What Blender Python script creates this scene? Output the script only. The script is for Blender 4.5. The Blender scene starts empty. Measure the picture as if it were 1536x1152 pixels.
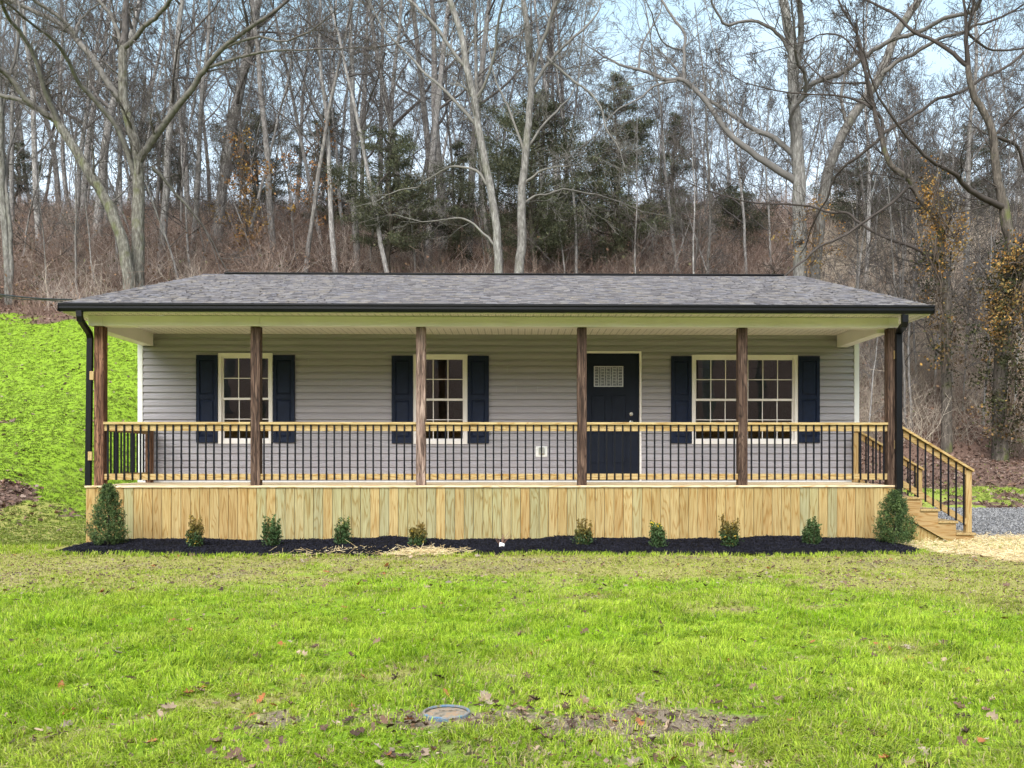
import bpy, math, random
import numpy as np
from mathutils import Vector

R = math.radians
scn = bpy.context.scene
COL = scn.collection

# ------------------------------------------------------------------ camera frame
F, PPX, PPY, EYE, YAW = 1337.0, 800.3, 690.0, 1.25, R(1.0)   # photo is 1536 px wide
CS, SN = math.cos(YAW), math.sin(YAW)
def ray(px, py):
    u, v = (px - PPX) / F, (PPY - py) / F
    return Vector((SN + CS * u, CS - SN * u, v))
def P(px, py, Y):
    d = ray(px, py)
    t = Y / d.y
    return Vector((d.x * t, Y, EYE + d.z * t))
def X_(px, Y): return P(px, 700, Y).x
def Z_(px, py, Y): return P(px, py, Y).z
def scale_at(Y): return Y / F          # metres per photo pixel

# ------------------------------------------------------------------ helpers
def tag(o, label=None, cat=None, group=None, kind=None):
    if label: o['label'] = label
    if cat: o['category'] = cat
    if group: o['group'] = group
    if kind: o['kind'] = kind
    return o
def empty(name, loc=(0, 0, 0), rz=0):
    o = bpy.data.objects.new(name, None); COL.objects.link(o)
    o.location = loc; o.rotation_euler = (0, 0, rz); o.empty_display_size = .2
    return o
def link(name, me, mat=None, parent=None, loc=None):
    o = bpy.data.objects.new(name, me); COL.objects.link(o)
    if mat is not None and not me.materials: me.materials.append(mat)
    if parent is not None: o.parent = parent
    if loc is not None: o.location = loc
    return o
def np_mesh(name, V, F_, col=None, smooth=False, rnd=None):
    V = np.asarray(V, dtype=np.float32).reshape(-1, 3); F_ = np.asarray(F_, dtype=np.int32)
    me = bpy.data.meshes.new(name)
    n, k = F_.shape
    me.vertices.add(len(V)); me.vertices.foreach_set('co', V.ravel())
    me.loops.add(n * k); me.loops.foreach_set('vertex_index', F_.ravel())
    me.polygons.add(n); me.polygons.foreach_set('loop_start', np.arange(0, n * k, k, dtype=np.int32))
    me.update(calc_edges=True)
    if smooth: me.polygons.foreach_set('use_smooth', np.ones(n, dtype=bool))
    if col is not None:
        c = np.ones((len(V), 4), dtype=np.float32); c[:, :3] = col
        a = me.attributes.new('Col', 'FLOAT_COLOR', 'POINT'); a.data.foreach_set('color', c.ravel())
    if rnd is not None:
        a = me.attributes.new('rnd', 'FLOAT', 'POINT'); a.data.foreach_set('value', np.asarray(rnd, dtype=np.float32))
    return me

class MB:
    """collects boxes, prisms, quads -> one mesh"""
    def __init__(s): s.v = []; s.f = []; s.c = []; s.r = []
    def add(s, vs, fs, col=(1, 1, 1), rnd=0.):
        b = len(s.v); s.v += [tuple(p) for p in vs]; s.f += [tuple(b + i for i in f) for f in fs]
        s.c += [col] * len(vs); s.r += [rnd] * len(vs)
        return s
    def box(s, x0, x1, y0, y1, z0, z1, col=(1, 1, 1), rnd=0., bev=0.):
        if bev <= 0:
            vs = [(x, y, z) for z in (z0, z1) for y in (y0, y1) for x in (x0, x1)]
            fs = [(0, 2, 3, 1), (4, 5, 7, 6), (0, 1, 5, 4), (2, 6, 7, 3), (0, 4, 6, 2), (1, 3, 7, 5)]
            return s.add(vs, fs, col, rnd)
        b = min(bev, (x1 - x0) * .45, (y1 - y0) * .45, (z1 - z0) * .45)
        idx = {}; vs = []
        def vtx(i, j, k, ax):
            key = (i, j, k, ax)
            if key not in idx:
                q = [(x0, x1)[i], (y0, y1)[j], (z0, z1)[k]]
                sg = [(1, -1)[i], (1, -1)[j], (1, -1)[k]]
                for a in range(3):
                    if a != ax: q[a] += sg[a] * b
                idx[key] = len(vs); vs.append(tuple(q))
            return idx[key]
        fs = []
        for ax in range(3):
            o1, o2 = (ax + 1) % 3, (ax + 2) % 3
            for sd in (0, 1):
                lst = []
                for (a, c) in ((0, 0), (1, 0), (1, 1), (0, 1)):
                    ijk = [0, 0, 0]; ijk[ax] = sd; ijk[o1] = a; ijk[o2] = c
                    lst.append(vtx(*ijk, ax))
                fs.append(tuple(lst if sd else lst[::-1]))
        for ax in range(3):   # edges along ax
            o1, o2 = (ax + 1) % 3, (ax + 2) % 3
            for a in (0, 1):
                for c in (0, 1):
                    i0 = [0, 0, 0]; i0[o1] = a; i0[o2] = c; i1 = list(i0); i1[ax] = 1
                    q = [vtx(*i0, o1), vtx(*i1, o1), vtx(*i1, o2), vtx(*i0, o2)]
                    if (a + c) % 2 == 1: q = q[::-1]
                    fs.append(tuple(q[::-1]))
        for i in (0, 1):
            for j in (0, 1):
                for k in (0, 1):
                    q = [vtx(i, j, k, 0), vtx(i, j, k, 1), vtx(i, j, k, 2)]
                    if (i + j + k) % 2 == 0: q = q[::-1]
                    fs.append(tuple(q))
        return s.add(vs, fs, col, rnd)
    def extrude_y(s, poly, y0, y1, col=(1, 1, 1), rnd=0.):
        """poly: (x,z) outline"""
        n = len(poly)
        vs = [(x, y0, z) for x, z in poly] + [(x, y1, z) for x, z in poly]
        fs = [tuple(range(n)), tuple(range(2 * n - 1, n - 1, -1))]
        fs += [(i, i + n, (i + 1) % n + n, (i + 1) % n) for i in range(n)]
        return s.add(vs, fs, col, rnd)
    def extrude_x(s, poly, x0, x1, col=(1, 1, 1), rnd=0.):
        """poly: (y,z) outline"""
        n = len(poly)
        vs = [(x0, y, z) for y, z in poly] + [(x1, y, z) for y, z in poly]
        fs = [tuple(range(n - 1, -1, -1)), tuple(range(n, 2 * n))]
        fs += [(i, (i + 1) % n, (i + 1) % n + n, i + n) for i in range(n)]
        return s.add(vs, fs, col, rnd)
    def mesh(s, name):
        me = bpy.data.meshes.new(name); me.from_pydata(s.v, [], s.f)
        c = np.ones((len(s.v), 4), dtype=np.float32); c[:, :3] = np.array(s.c)
        a = me.attributes.new('Col', 'FLOAT_COLOR', 'POINT'); a.data.foreach_set('color', c.ravel())
        a = me.attributes.new('rnd', 'FLOAT', 'POINT'); a.data.foreach_set('value', np.array(s.r, dtype=np.float32))
        me.update(); return me
    def build(s, name, mat, parent=None): return link(name, s.mesh(name), mat, parent)

class Tubes:
    def __init__(s): s.g = {}
    def add(s, pts, rad, sides=3, col=(1, 1, 1)):
        s.g.setdefault((len(pts), sides), []).append(([tuple(p) for p in pts], list(rad), col))
    def count(s): return sum(len(v) * k[0] * k[1] for k, v in s.g.items())
    def arrays(s):
        VV, FF, CC = [], [], []; base = 0
        for (n, m), lst in s.g.items():
            pts = np.array([a[0] for a in lst], dtype=np.float64); rad = np.array([a[1] for a in lst])
            col = np.array([a[2] for a in lst])
            M = len(lst)
            t = np.empty_like(pts); t[:, 1:-1] = pts[:, 2:] - pts[:, :-2]
            t[:, 0] = pts[:, 1] - pts[:, 0]; t[:, -1] = pts[:, -1] - pts[:, -2]
            t /= np.linalg.norm(t, axis=2, keepdims=True) + 1e-9
            mean = pts[:, -1] - pts[:, 0]
            ref = np.zeros((M, 3)); k = np.argmin(np.abs(mean), axis=1); ref[np.arange(M), k] = 1
            u = np.cross(t, ref[:, None, :]); u /= np.linalg.norm(u, axis=2, keepdims=True) + 1e-9
            v = np.cross(t, u)
            a = np.arange(m) * 2 * math.pi / m
            ring = u[:, :, None, :] * np.cos(a)[None, None, :, None] + v[:, :, None, :] * np.sin(a)[None, None, :, None]
            V = pts[:, :, None, :] + ring * rad[:, :, None, None]
            i = np.arange(M)[:, None, None] * n * m + np.arange(n - 1)[None, :, None] * m
            j = np.arange(m)[None, None, :]; j2 = (j + 1) % m
            Fq = np.stack([i + j, i + j2, i + m + j2, i + m + j], axis=-1).reshape(-1, 4) + base
            VV.append(V.reshape(-1, 3)); FF.append(Fq); base += M * n * m
            CC.append(np.repeat(col, n * m, axis=0))
        return np.concatenate(VV), np.concatenate(FF), np.concatenate(CC)
    def build(s, name, mat, parent=None, smooth=True):
        V, F_, C_ = s.arrays()
        return link(name, np_mesh(name, V, F_, C_, smooth), mat, parent)

# ------------------------------------------------------------------ materials
class NT:
    def __init__(s, name):
        s.m = bpy.data.materials.new(name); s.m.use_nodes = True
        s.t = s.m.node_tree; s.b = s.t.nodes['Principled BSDF']; s.out = s.t.nodes['Material Output']
    def n(s, typ, **kw):
        nd = s.t.nodes.new(typ)
        for k, v in kw.items():
            if hasattr(nd, k) and not k[0].isupper(): setattr(nd, k, v)
            else: nd.inputs[k.replace('_', ' ')].default_value = v
        return nd
    def l(s, a, b): s.t.links.new(a, b)
    def coords(s, scale=(1, 1, 1), kind='Object', rnd=False):
        tc = s.n('ShaderNodeTexCoord'); mp = s.n('ShaderNodeMapping'); mp.inputs['Scale'].default_value = scale
        s.l(tc.outputs[kind], mp.inputs['Vector'])
        if rnd:
            at = s.n('ShaderNodeAttribute', attribute_name='rnd')
            cb = s.n('ShaderNodeVectorMath', operation='SCALE'); cb.inputs[0].default_value = (31.7, 17.3, 53.1)
            s.l(at.outputs['Fac'], cb.inputs['Scale'])
            ad = s.n('ShaderNodeVectorMath', operation='ADD'); s.l(mp.outputs[0], ad.inputs[0]); s.l(cb.outputs[0], ad.inputs[1])
            return ad.outputs[0]
        return mp.outputs[0]
    def noise(s, vec, scale, detail=4, rough=.55, dist=0.):
        nd = s.n('ShaderNodeTexNoise'); s.l(vec, nd.inputs['Vector'])
        nd.inputs['Scale'].default_value = scale; nd.inputs['Detail'].default_value = detail
        nd.inputs['Roughness'].default_value = rough; nd.inputs['Distortion'].default_value = dist
        return nd.outputs['Fac']
    def ramp(s, fac, stops, interp='LINEAR'):
        nd = s.n('ShaderNodeValToRGB'); cr = nd.color_ramp; cr.interpolation = interp
        while len(cr.elements) < len(stops): cr.elements.new(.5)
        for e, (p, c) in zip(cr.elements, stops):
            e.position = p; e.color = (*c, 1) if len(c) == 3 else c
        s.l(fac, nd.inputs[0]); return nd.outputs[0]
    def g(s, fac, a, b, lo=0., hi=1.):
        return s.ramp(fac, [(a, (lo,) * 3), (b, (hi,) * 3)])
    def mix(s, fac, a, b, mode='MIX'):
        nd = s.n('ShaderNodeMix', data_type='RGBA', blend_type=mode)
        for sock, val in ((nd.inputs[0], fac), (nd.inputs[6], a), (nd.inputs[7], b)):
            if isinstance(val, (int, float)): sock.default_value = val
            elif isinstance(val, tuple): sock.default_value = (*val, 1)
            else: s.l(val, sock)
        return nd.outputs[2]
    def bump(s, h, strength=.3, dist=.01):
        nd = s.n('ShaderNodeBump'); nd.inputs['Strength'].default_value = strength; nd.inputs['Distance'].default_value = dist
        s.l(h, nd.inputs['Height']); s.l(nd.outputs[0], s.b.inputs['Normal'])
    def fin(s, col, rough=.7, spec=.3):
        if isinstance(col, tuple): s.b.inputs['Base Color'].default_value = (*col, 1)
        else: s.l(col, s.b.inputs['Base Color'])
        if isinstance(rough, (int, float)): s.b.inputs['Roughness'].default_value = rough
        else: s.l(rough, s.b.inputs['Roughness'])
        s.b.inputs['Specular IOR Level'].default_value = spec
        return s.m
    def attr(s, nm='Col'): return s.n('ShaderNodeAttribute', attribute_name=nm).outputs['Color']

def m_plain(name, col, rough=.6, spec=.3, var=.12, sc=3., bump=0.):
    t = NT(name); v = t.coords()
    n = t.noise(v, sc, 5)
    lo = tuple(c * (1 - var) for c in col); hi = tuple(min(1, c * (1 + var)) for c in col)
    c = t.ramp(n, [(.3, lo), (.7, hi)])
    if bump: t.bump(t.noise(v, sc * 12, 4), bump, .004)
    return t.fin(c, rough, spec)

def m_board(name, axis, tint=(1, 1, 1)):
    """pressure treated pine, colour per board in the Col attribute"""
    t = NT(name)
    sc = {'x': (1.6, 22, 22), 'z': (22, 22, 1.3), 'y': (22, 1.6, 22)}[axis]
    v = t.coords(sc, rnd=True)
    sc2 = {'x': (.9, 9, 9), 'z': (9, 9, .8), 'y': (9, .9, 9)}[axis]
    v2 = t.coords(sc2, rnd=True)
    w = t.noise(v2, 1.0, 2, .5, .4)
    rings = t.n('ShaderNodeMath', operation='MULTIPLY'); t.l(w, rings.inputs[0]); rings.inputs[1].default_value = 9.
    fr = t.n('ShaderNodeMath', operation='FRACT'); t.l(rings.outputs[0], fr.inputs[0])
    ring = t.ramp(fr.outputs[0], [(0, (.42, .325, .20)), (.25, (.60, .58, .52)), (.75, (.61, .58, .52)), (1, (.45, .35, .22))])
    fine = t.ramp(t.noise(v, 2.2, 5, .65), [(.3, (.74, .70, .62)), (.65, (1.06, 1.06, 1.04))])
    kn = t.noise(t.coords({'x': (1, 4, 4), 'z': (4, 4, 1), 'y': (4, 1, 4)}[axis], rnd=True), 2.3, 2, .5)
    knot = t.ramp(kn, [(.74, (1, 1, 1)), (.79, (.5, .36, .22))])
    c = t.mix(1., t.attr(), ring, 'MULTIPLY'); c = t.mix(1., c, fine, 'MULTIPLY'); c = t.mix(.8, c, knot, 'MULTIPLY')
    t.bump(t.noise(v, 2.2, 5, .65), .15, .003)
    return t.fin(c, .72, .2)

def m_post():
    t = NT('stained_post'); v = t.coords((16, 16, .9), rnd=True); v2 = t.coords((7, 7, .7), rnd=True)
    w = t.noise(v2, 1.1, 3, .5, .5)
    mu = t.n('ShaderNodeMath', operation='MULTIPLY'); t.l(w, mu.inputs[0]); mu.inputs[1].default_value = 14.
    fr = t.n('ShaderNodeMath', operation='FRACT'); t.l(mu.outputs[0], fr.inputs[0])
    base = t.ramp(t.noise(v, 2., 6, .7), [(.3, (.018, .011, .008)), (.48, (.075, .043, .030)), (.68, (.22, .145, .105))])
    ring = t.ramp(fr.outputs[0], [(0, (.3, .3, .3)), (.3, (.95, .95, .95)), (.8, (1.1, 1.1, 1.1)), (1, (.4, .38, .36))])
    c = t.mix(1., base, ring, 'MULTIPLY')
    c = t.mix(1., c, t.attr(), 'MULTIPLY')
    t.bump(t.noise(v, 2., 6, .7), .4, .004)
    return t.fin(c, .75, .2)

def m_attr(name, rough=.7, spec=.2, var=.25, sc=9., transl=0., bump=0.):
    t = NT(name); v = t.coords()
    n = t.ramp(t.noise(v, sc, 4), [(.25, (1 - var,) * 3), (.75, (1 + var,) * 3)])
    c = t.mix(1., t.attr(), n, 'MULTIPLY')
    if bump: t.bump(t.noise(v, sc * 4, 5), bump, .02)
    t.fin(c, rough, spec)
    if transl:
        tr = t.n('ShaderNodeBsdfTranslucent'); t.l(c, tr.inputs['Color'])
        mx = t.n('ShaderNodeMixShader'); mx.inputs[0].default_value = transl
        t.l(t.b.outputs[0], mx.inputs[1]); t.l(tr.outputs[0], mx.inputs[2]); t.l(mx.outputs[0], t.out.inputs['Surface'])
    return t.m

def m_bark(name, dark, mid, light, moss=0., scale=1.):
    t = NT(name); v = t.coords((6 * scale, 6 * scale, 1.6 * scale)); v1 = t.coords((1, 1, .6))
    n = t.noise(v, 2.2, 6, .7)
    c = t.ramp(n, [(.28, dark), (.5, mid), (.68, light)])
    oi = t.n('ShaderNodeObjectInfo')
    c = t.mix(1., c, t.ramp(oi.outputs['Random'], [(0, (.72, .70, .68)), (1, (1.2, 1.2, 1.2))]), 'MULTIPLY')
    if moss:
        mk = t.g(t.noise(v1, 1.7, 4), .56, .66, 0, moss)
        c = t.mix(mk, c, (.10, .11, .035))
    t.bump(n, .9, .05)
    return t.fin(c, .85, .15)

MAT = {}
MAT['pine_z'] = m_board('treated_pine_upright', 'z'); MAT['pine_x'] = m_board('treated_pine_level', 'x'); MAT['pine_y'] = m_board('treated_pine_deep', 'y')
MAT['post'] = m_post()
MAT['black'] = m_plain('black_painted_metal', (.0045, .0048, .0065), .4, .22, .2, 4)
MAT['baluster'] = m_plain('black_baluster_metal', (.0045, .005, .008), .45, .2, .1, 6)
MAT['navy'] = m_plain('navy_black_shutter', (.006, .012, .034), .5, .22, .2, 12, .15)
MAT['door'] = m_plain('navy_black_door', (.0055, .0095, .022), .5, .22, .15, 5, .05)
MAT['cream'] = m_plain('cream_vinyl_trim', (.85, .80, .765), .45, .3, .05, 2)
MAT['white'] = m_plain('white_vinyl', (.78, .78, .76), .4, .35, .04, 3)
MAT['metal'] = m_plain('brushed_nickel', (.6, .6, .58), .3, .6, .1, 8); MAT['metal'].node_tree.nodes['Principled BSDF'].inputs['Metallic'].default_value = .9
MAT['block'] = m_plain('foundation_block', (.28, .27, .25), .9, .1, .2, 4, .4)
MAT['plaster'] = m_plain('interior_plaster', (.5, .5, .5), .9, .1, .05, 2)

def m_siding():
    t = NT('taupe_vinyl_siding'); v = t.coords((.8, 1, 14))
    c = t.ramp(t.noise(v, 3., 4), [(.3, (.320, .300, .322)), (.7, (.360, .340, .366))])
    c = t.mix(1., c, t.attr(), 'MULTIPLY')
    t.bump(t.noise(t.coords((6, 6, 90)), 3., 3), .06, .002)
    return t.fin(c, .5, .3)
MAT['siding'] = m_siding()

def m_soffit(axis):
    t = NT('vented_soffit_' + axis)
    v = t.coords()
    sp = t.n('ShaderNodeSeparateXYZ'); t.l(v, sp.inputs[0])
    def fr(o, k):
        a = t.n('ShaderNodeMath', operation='MULTIPLY'); t.l(o, a.inputs[0]); a.inputs[1].default_value = k
        b = t.n('ShaderNodeMath', operation='FRACT'); t.l(a.outputs[0], b.inputs[0]); return b.outputs[0]
    g = t.ramp(fr(sp.outputs[0 if axis == 'x' else 1], 9.), [(0, (.25,) * 3), (.07, (.35,) * 3), (.10, (1,) * 3), (1, (1,) * 3)])
    d1 = t.ramp(fr(sp.outputs[0], 36.), [(0, (0,) * 3), (.45, (0,) * 3), (.5, (1,) * 3)])
    d2 = t.ramp(fr(sp.outputs[1], 14.), [(0, (0,) * 3), (.55, (0,) * 3), (.6, (1,) * 3)])
    holes = t.mix(1., d1, d2, 'MULTIPLY')
    c = t.mix(1., (.85, .80, .77), t.mix(.8, (1, 1, 1), g, 'MULTIPLY'), 'MULTIPLY')
    c = t.mix(t.g(holes, 0, 1, 0, .45), c, (.12, .11, .08))
    return t.fin(c, .55, .25)
MAT['soffit'] = m_soffit('x')

def m_glass():
    t = NT('window_glass')
    tr = t.n('ShaderNodeBsdfTransparent'); tr.inputs[0].default_value = (.62, .64, .64, 1)
    gl = t.n('ShaderNodeBsdfGlossy'); gl.inputs['Roughness'].default_value = .015; gl.inputs[0].default_value = (.9, .92, .94, 1)
    fz = t.n('ShaderNodeFresnel'); fz.inputs[0].default_value = 2.1
    wv = t.n('ShaderNodeBump'); wv.inputs['Strength'].default_value = .03; wv.inputs['Distance'].default_value = .05
    t.l(t.noise(t.coords(), 2.5, 1), wv.inputs['Height']); t.l(wv.outputs[0], gl.inputs['Normal'])
    mx = t.n('ShaderNodeMixShader'); t.l(fz.outputs[0], mx.inputs[0]); t.l(tr.outputs[0], mx.inputs[1]); t.l(gl.outputs[0], mx.inputs[2])
    t.l(mx.outputs[0], t.out.inputs['Surface'])
    return t.m
MAT['glass'] = m_glass()
MAT['leaded'] = m_plain('frosted_leaded_glass', (.20, .21, .22), .25, .6, .5, 40)

MAT['shingle'] = m_attr('asphalt_shingle', .9, .15, .22, 60., bump=.3)
MAT['bark_grey'] = m_bark('grey_bark', (.045, .038, .032), (.155, .145, .125), (.31, .30, .27), .6)
MAT['bark_pale'] = m_bark('pale_bark', (.05, .045, .04), (.17, .16, .147), (.31, .30, .28), .2)
MAT['bark_dark'] = m_bark('dark_bark', (.03, .026, .022), (.085, .072, .06), (.17, .145, .12), .8)
MAT['bark_far'] = m_bark('hillside_bark', (.07, .063, .058), (.20, .187, .178), (.37, .355, .335), .1)
MAT['twig'] = m_attr('bare_twigs', .85, .1, .2, 3.)
MAT['brush'] = m_attr('dry_brush', .9, .1, .15, 1.)
MAT['foliage'] = m_attr('evergreen_foliage', .6, .25, .25, 2., .15)
MAT['leaf'] = m_attr('dead_leaf', .75, .15, .3, 40., .1)
MAT['grass'] = m_attr('grass_blade', .55, .2, .12, 1.5, .35)
MAT['straw'] = m_attr('straw', .7, .25, .15, 10.)
MAT['mulch'] = m_attr('black_mulch', .85, .12, .3, 20.)
MAT['stone'] = m_attr('gravel_stone', .85, .2, .25, 30.)

# ------------------------------------------------------------------ terrain
def smooth(a, b, x):
    t = np.clip((x - a) / (b - a), 0, 1); return t * t * (3 - 2 * t)
rsn = np.random.RandomState(5)
_ph = rsn.uniform(0, 6.28, (8, 2)); _k = rsn.uniform(-1, 1, (8, 2))
def wob(X, Y, s):
    o = 0
    for i in range(8):
        o = o + np.sin(X * _k[i, 0] * s + _ph[i, 0] + Y * _k[i, 1] * s * 1.3 + _ph[i, 1])
    return o / 8
_tab = rsn.uniform(0, 1, (256, 256))
def vn(X, Y, s, octv=4, off=0.):
    X = np.asarray(X, dtype=float) * s + off; Y = np.asarray(Y, dtype=float) * s + off * 1.7; o = 0; a = .5; tot = 0
    for k in range(octv):
        xi = np.floor(X).astype(int); yi = np.floor(Y).astype(int); fx = X - xi; fy = Y - yi; fx = fx * fx * (3 - 2 * fx); fy = fy * fy * (3 - 2 * fy)
        g = lambda i, j: _tab[(xi + i) % 256, (yi + j) % 256]
        o = o + a * ((g(0, 0) * (1 - fx) + g(1, 0) * fx) * (1 - fy) + (g(0, 1) * (1 - fx) + g(1, 1) * fx) * fy); tot += a; a *= .55; X = X * 2.03 + 17; Y = Y * 2.03 + 31
    return (o / tot - .5) * 2          # about -1..1
def H(X, Y):
    X = np.asarray(X, dtype=float); Y = np.asarray(Y, dtype=float)
    zl = np.interp(Y, [13, 16, 20, 26, 34, 50, 72, 90, 160], [0, .38, 1.35, 3.2, 6.5, 12.6, 20.3, 21.5, 18])
    zc = np.interp(Y, [23, 26, 34, 50, 72, 90, 160], [0, .6, 4.6, 12.0, 20.3, 21.5, 18])
    zr = np.interp(Y, [23, 27, 31, 36, 50, 66, 90, 160], [0, .55, 1.35, 4.2, 11.5, 19.3, 21, 18])
    a = 1 - smooth(-11.5, -7.0, X); b = smooth(7, 11, X)
    z = zc * (1 - a) * (1 - b) + zl * a + zr * b
    z = z + .05 * wob(X, Y, 1.6) * smooth(14, 8, Y) * 0 + .35 * wob(X, Y, .35) * smooth(26, 40, Y)
    z = z + .045 * wob(X, Y, 1.9) * smooth(12.2, 10.5, Y) * smooth(-4, 2, Y)
    back = smooth(-6, -46, Y) * 15  # unseen rise behind the camera, added to keep sky out of window reflections
    return z + back
def h(x, y): return float(H(x, y))

def m_ground():
    t = NT('lawn_and_litter'); v = t.coords()
    at = t.attr()    # r: leaf litter mask, g: bare soil mask, b: thin olive grass mask
    sp = t.n('ShaderNodeSeparateColor'); t.l(at, sp.inputs[0])
    n1 = t.noise(v, 1.3, 5); n2 = t.noise(v, 14., 5, .65); n3 = t.noise(v, 55., 4, .7)
    grass = t.ramp(n2, [(.3, (.10, .17, .012)), (.5, (.17, .27, .018)), (.7, (.25, .35, .04))])
    olive = t.ramp(n3, [(.3, (.15, .13, .045)), (.5, (.27, .255, .07)), (.7, (.40, .36, .16))])
    soil = t.ramp(n3, [(.3, (.08, .06, .04)), (.5, (.20, .155, .11)), (.7, (.34, .28, .20))])
    litter = t.ramp(t.noise(v, 22., 6, .75), [(.25, (.035, .022, .018)), (.45, (.10, .062, .048)), (.6, (.17, .11, .085)), (.78, (.30, .22, .18))])
    def msk(o, lo=.35, hi=.65, amt=.5):
        a = t.n('ShaderNodeMath', operation='ADD'); t.l(o, a.inputs[0])
        b = t.n('ShaderNodeMath', operation='MULTIPLY'); t.l(t.noise(v, 2.2, 6, .7), b.inputs[0]); b.inputs[1].default_value = amt
        c = t.n('ShaderNodeMath', operation='SUBTRACT'); t.l(b.outputs[0], c.inputs[0]); c.inputs[1].default_value = amt * .5
        t.l(c.outputs[0], a.inputs[1]); return t.g(a.outputs[0], lo, hi)
    c = t.mix(msk(sp.outputs[2]), grass, olive)
    c = t.mix(msk(sp.outputs[1], .38, .8, .9), c, soil)
    c = t.mix(msk(sp.outputs[0], .42, .58, .7), c, litter)
    t.bump(n3, .6, .03)
    return t.fin(c, .95, .1)
def masks(X, Y):
    """leaf litter, bare soil, thin olive"""
    n = wob(X, Y, 1.1)
    n1, n2, n3_ = vn(X, Y, .45, 5), vn(X, Y, 1.3, 4, 9.), vn(X, Y, 4.5, 3, 21.)
    lim = np.where(X < 0, 33.8, 26.5) + 2.2 * n1 + n2
    lit = smooth(lim - .8, lim + .8, Y)
    lit = np.maximum(lit, .9 * smooth(.1, .55, 1.0 - np.hypot((X + 10.6) / 2.6, (Y - 17.2) / 1.3) + .9 * n2))      # leaf patch beside the house
    lit = np.maximum(lit, (X < -6) * (Y > 13.5) * .7 * smooth(.45, .75, n2 + .3 * n3_))
    lit = np.maximum(lit, (X > 7) * (Y > 22) * .8 * smooth(-.05, .35, n2 + .4 * n3_))
    lit = np.maximum(lit, smooth(-3.5, -6, Y))  # unseen ground behind the camera, browned to darken what the windows reflect
    soil = smooth(.05, .6, 1.0 - np.hypot((X - .35) / 1.55, (Y - 4.22) / .36) + .9 * n2 + .5 * n3_) * .95
    soil = np.maximum(soil, .6 * smooth(.1, .6, .75 - np.hypot((X + .2) / 1.5, (Y - 3.72) / .42) + .9 * n2 + .5 * n3_))
    soil = np.maximum(soil, .55 * smooth(.45, .8, n2 + .45 * n3_) * (Y < 13) * smooth(14, 7, Y))
    olive = smooth(6.3, 10.9, Y + 2.2 * n1 + 2.0 * n2 + .8 * n3_) * smooth(12.7, 11.7, Y + .5 * n2) * .82
    olive = np.maximum(olive, smooth(3, 1, np.hypot((X + 8.5) / 2.2, (Y - 13.3) / 2.2) + n2) * .7)
    olive = np.maximum(olive, (X > 7) * smooth(22, 23, Y) * .5)
    olive = np.maximum(olive, smooth(5.1, 4.0, Y + 1.2 * n1 + .7 * n2) * .25)
    olive = np.maximum(olive, .65 * smooth(.1, .6, n2 + .3 * n3_) * (Y < 13))
    olive = np.maximum(olive, .35 * smooth(.1, .7, n1 + .4 * n2) * (Y >= 13))
    soil = np.maximum(soil, .55 * smooth(8.2, 9.6, Y + n1) * smooth(12.0, 11.4, Y) * smooth(-.15, .5, n2 + .6 * n3_))
    olive = np.clip(olive, 0, 1); soil = np.clip(soil, 0, 1)
    return lit, soil, olive
def grid(xs, ys):
    X, Y = np.meshgrid(xs, ys); Z = H(X, Y)
    nx, ny = len(xs), len(ys)
    V = np.stack([X, Y, Z], -1).reshape(-1, 3)
    i = (np.arange(ny - 1)[:, None] * nx + np.arange(nx - 1)[None, :]).ravel()
    F_ = np.stack([i, i + 1, i + nx + 1, i + nx], -1)
    a, b, c = masks(X.ravel(), Y.ravel())
    return V, F_, np.stack([a, b, c], -1)
xs = np.concatenate([np.linspace(-160, -40, 25)[:-1], np.linspace(-40, -16, 49)[:-1], np.linspace(-16, 14, 181)[:-1], np.linspace(14, 45, 63)[:-1], np.linspace(45, 160, 24)])
ys = np.concatenate([np.linspace(-90, 0, 46)[:-1], np.linspace(0, 14, 113)[:-1], np.linspace(14, 40, 105)[:-1], np.linspace(40, 90, 81)[:-1], np.linspace(90, 220, 27)])
V, F_, C_ = grid(xs, ys)
tag(link('ground', np_mesh('ground', V, F_, C_, True), m_ground()), 'grassy yard rising to a leaf covered wooded hillside', None, None, 'structure')

# ------------------------------------------------------------------ house geometry constants
YP = 13.33          # front face of posts
YS = 13.27          # front face of skirt
YW = 15.23          # wall face
YB = 22.6           # back wall
YE = 12.86          # gutter front
DECK = .87
CEIL = 3.39
XL, XR = X_(128.5, YS), X_(1345, YS)
WL, WR = X_(207.4, YW), X_(1288, YW)
house = empty('house', ((XL + XR) / 2, YS, 0))
tag(house, 'single storey house with taupe siding, covered front porch and grey shingle roof', 'house')
HO = Vector(house.location)
def fix(o):      # children are modelled in world space
    if o.parent is house: o.location = o.location - HO
    return o
_old_link = link
def hb(mb, name, mat, parent=None, rnd=True):
    """part of the house from a MB or Tubes in world space"""
    o = mb.build(name, mat, parent or house)
    if parent is None: o.location = -HO
    return o
def hsub(me, name, mat, parent, loc):
    return link(name, me, mat, parent, loc)

rng = random.Random(11)
def pine(k=0.):
    """colours of new treated boards, honey to green"""
    a = rng.random()
    honey = [(.67, .515, .25), (.69, .54, .27), (.66, .49, .24), (.71, .56, .29), (.64, .47, .225)]
    green = [(.60, .55, .31), (.57, .545, .32), (.63, .56, .32), (.55, .53, .33)]
    return rng.choice(green) if a < k else rng.choice(honey)

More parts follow.
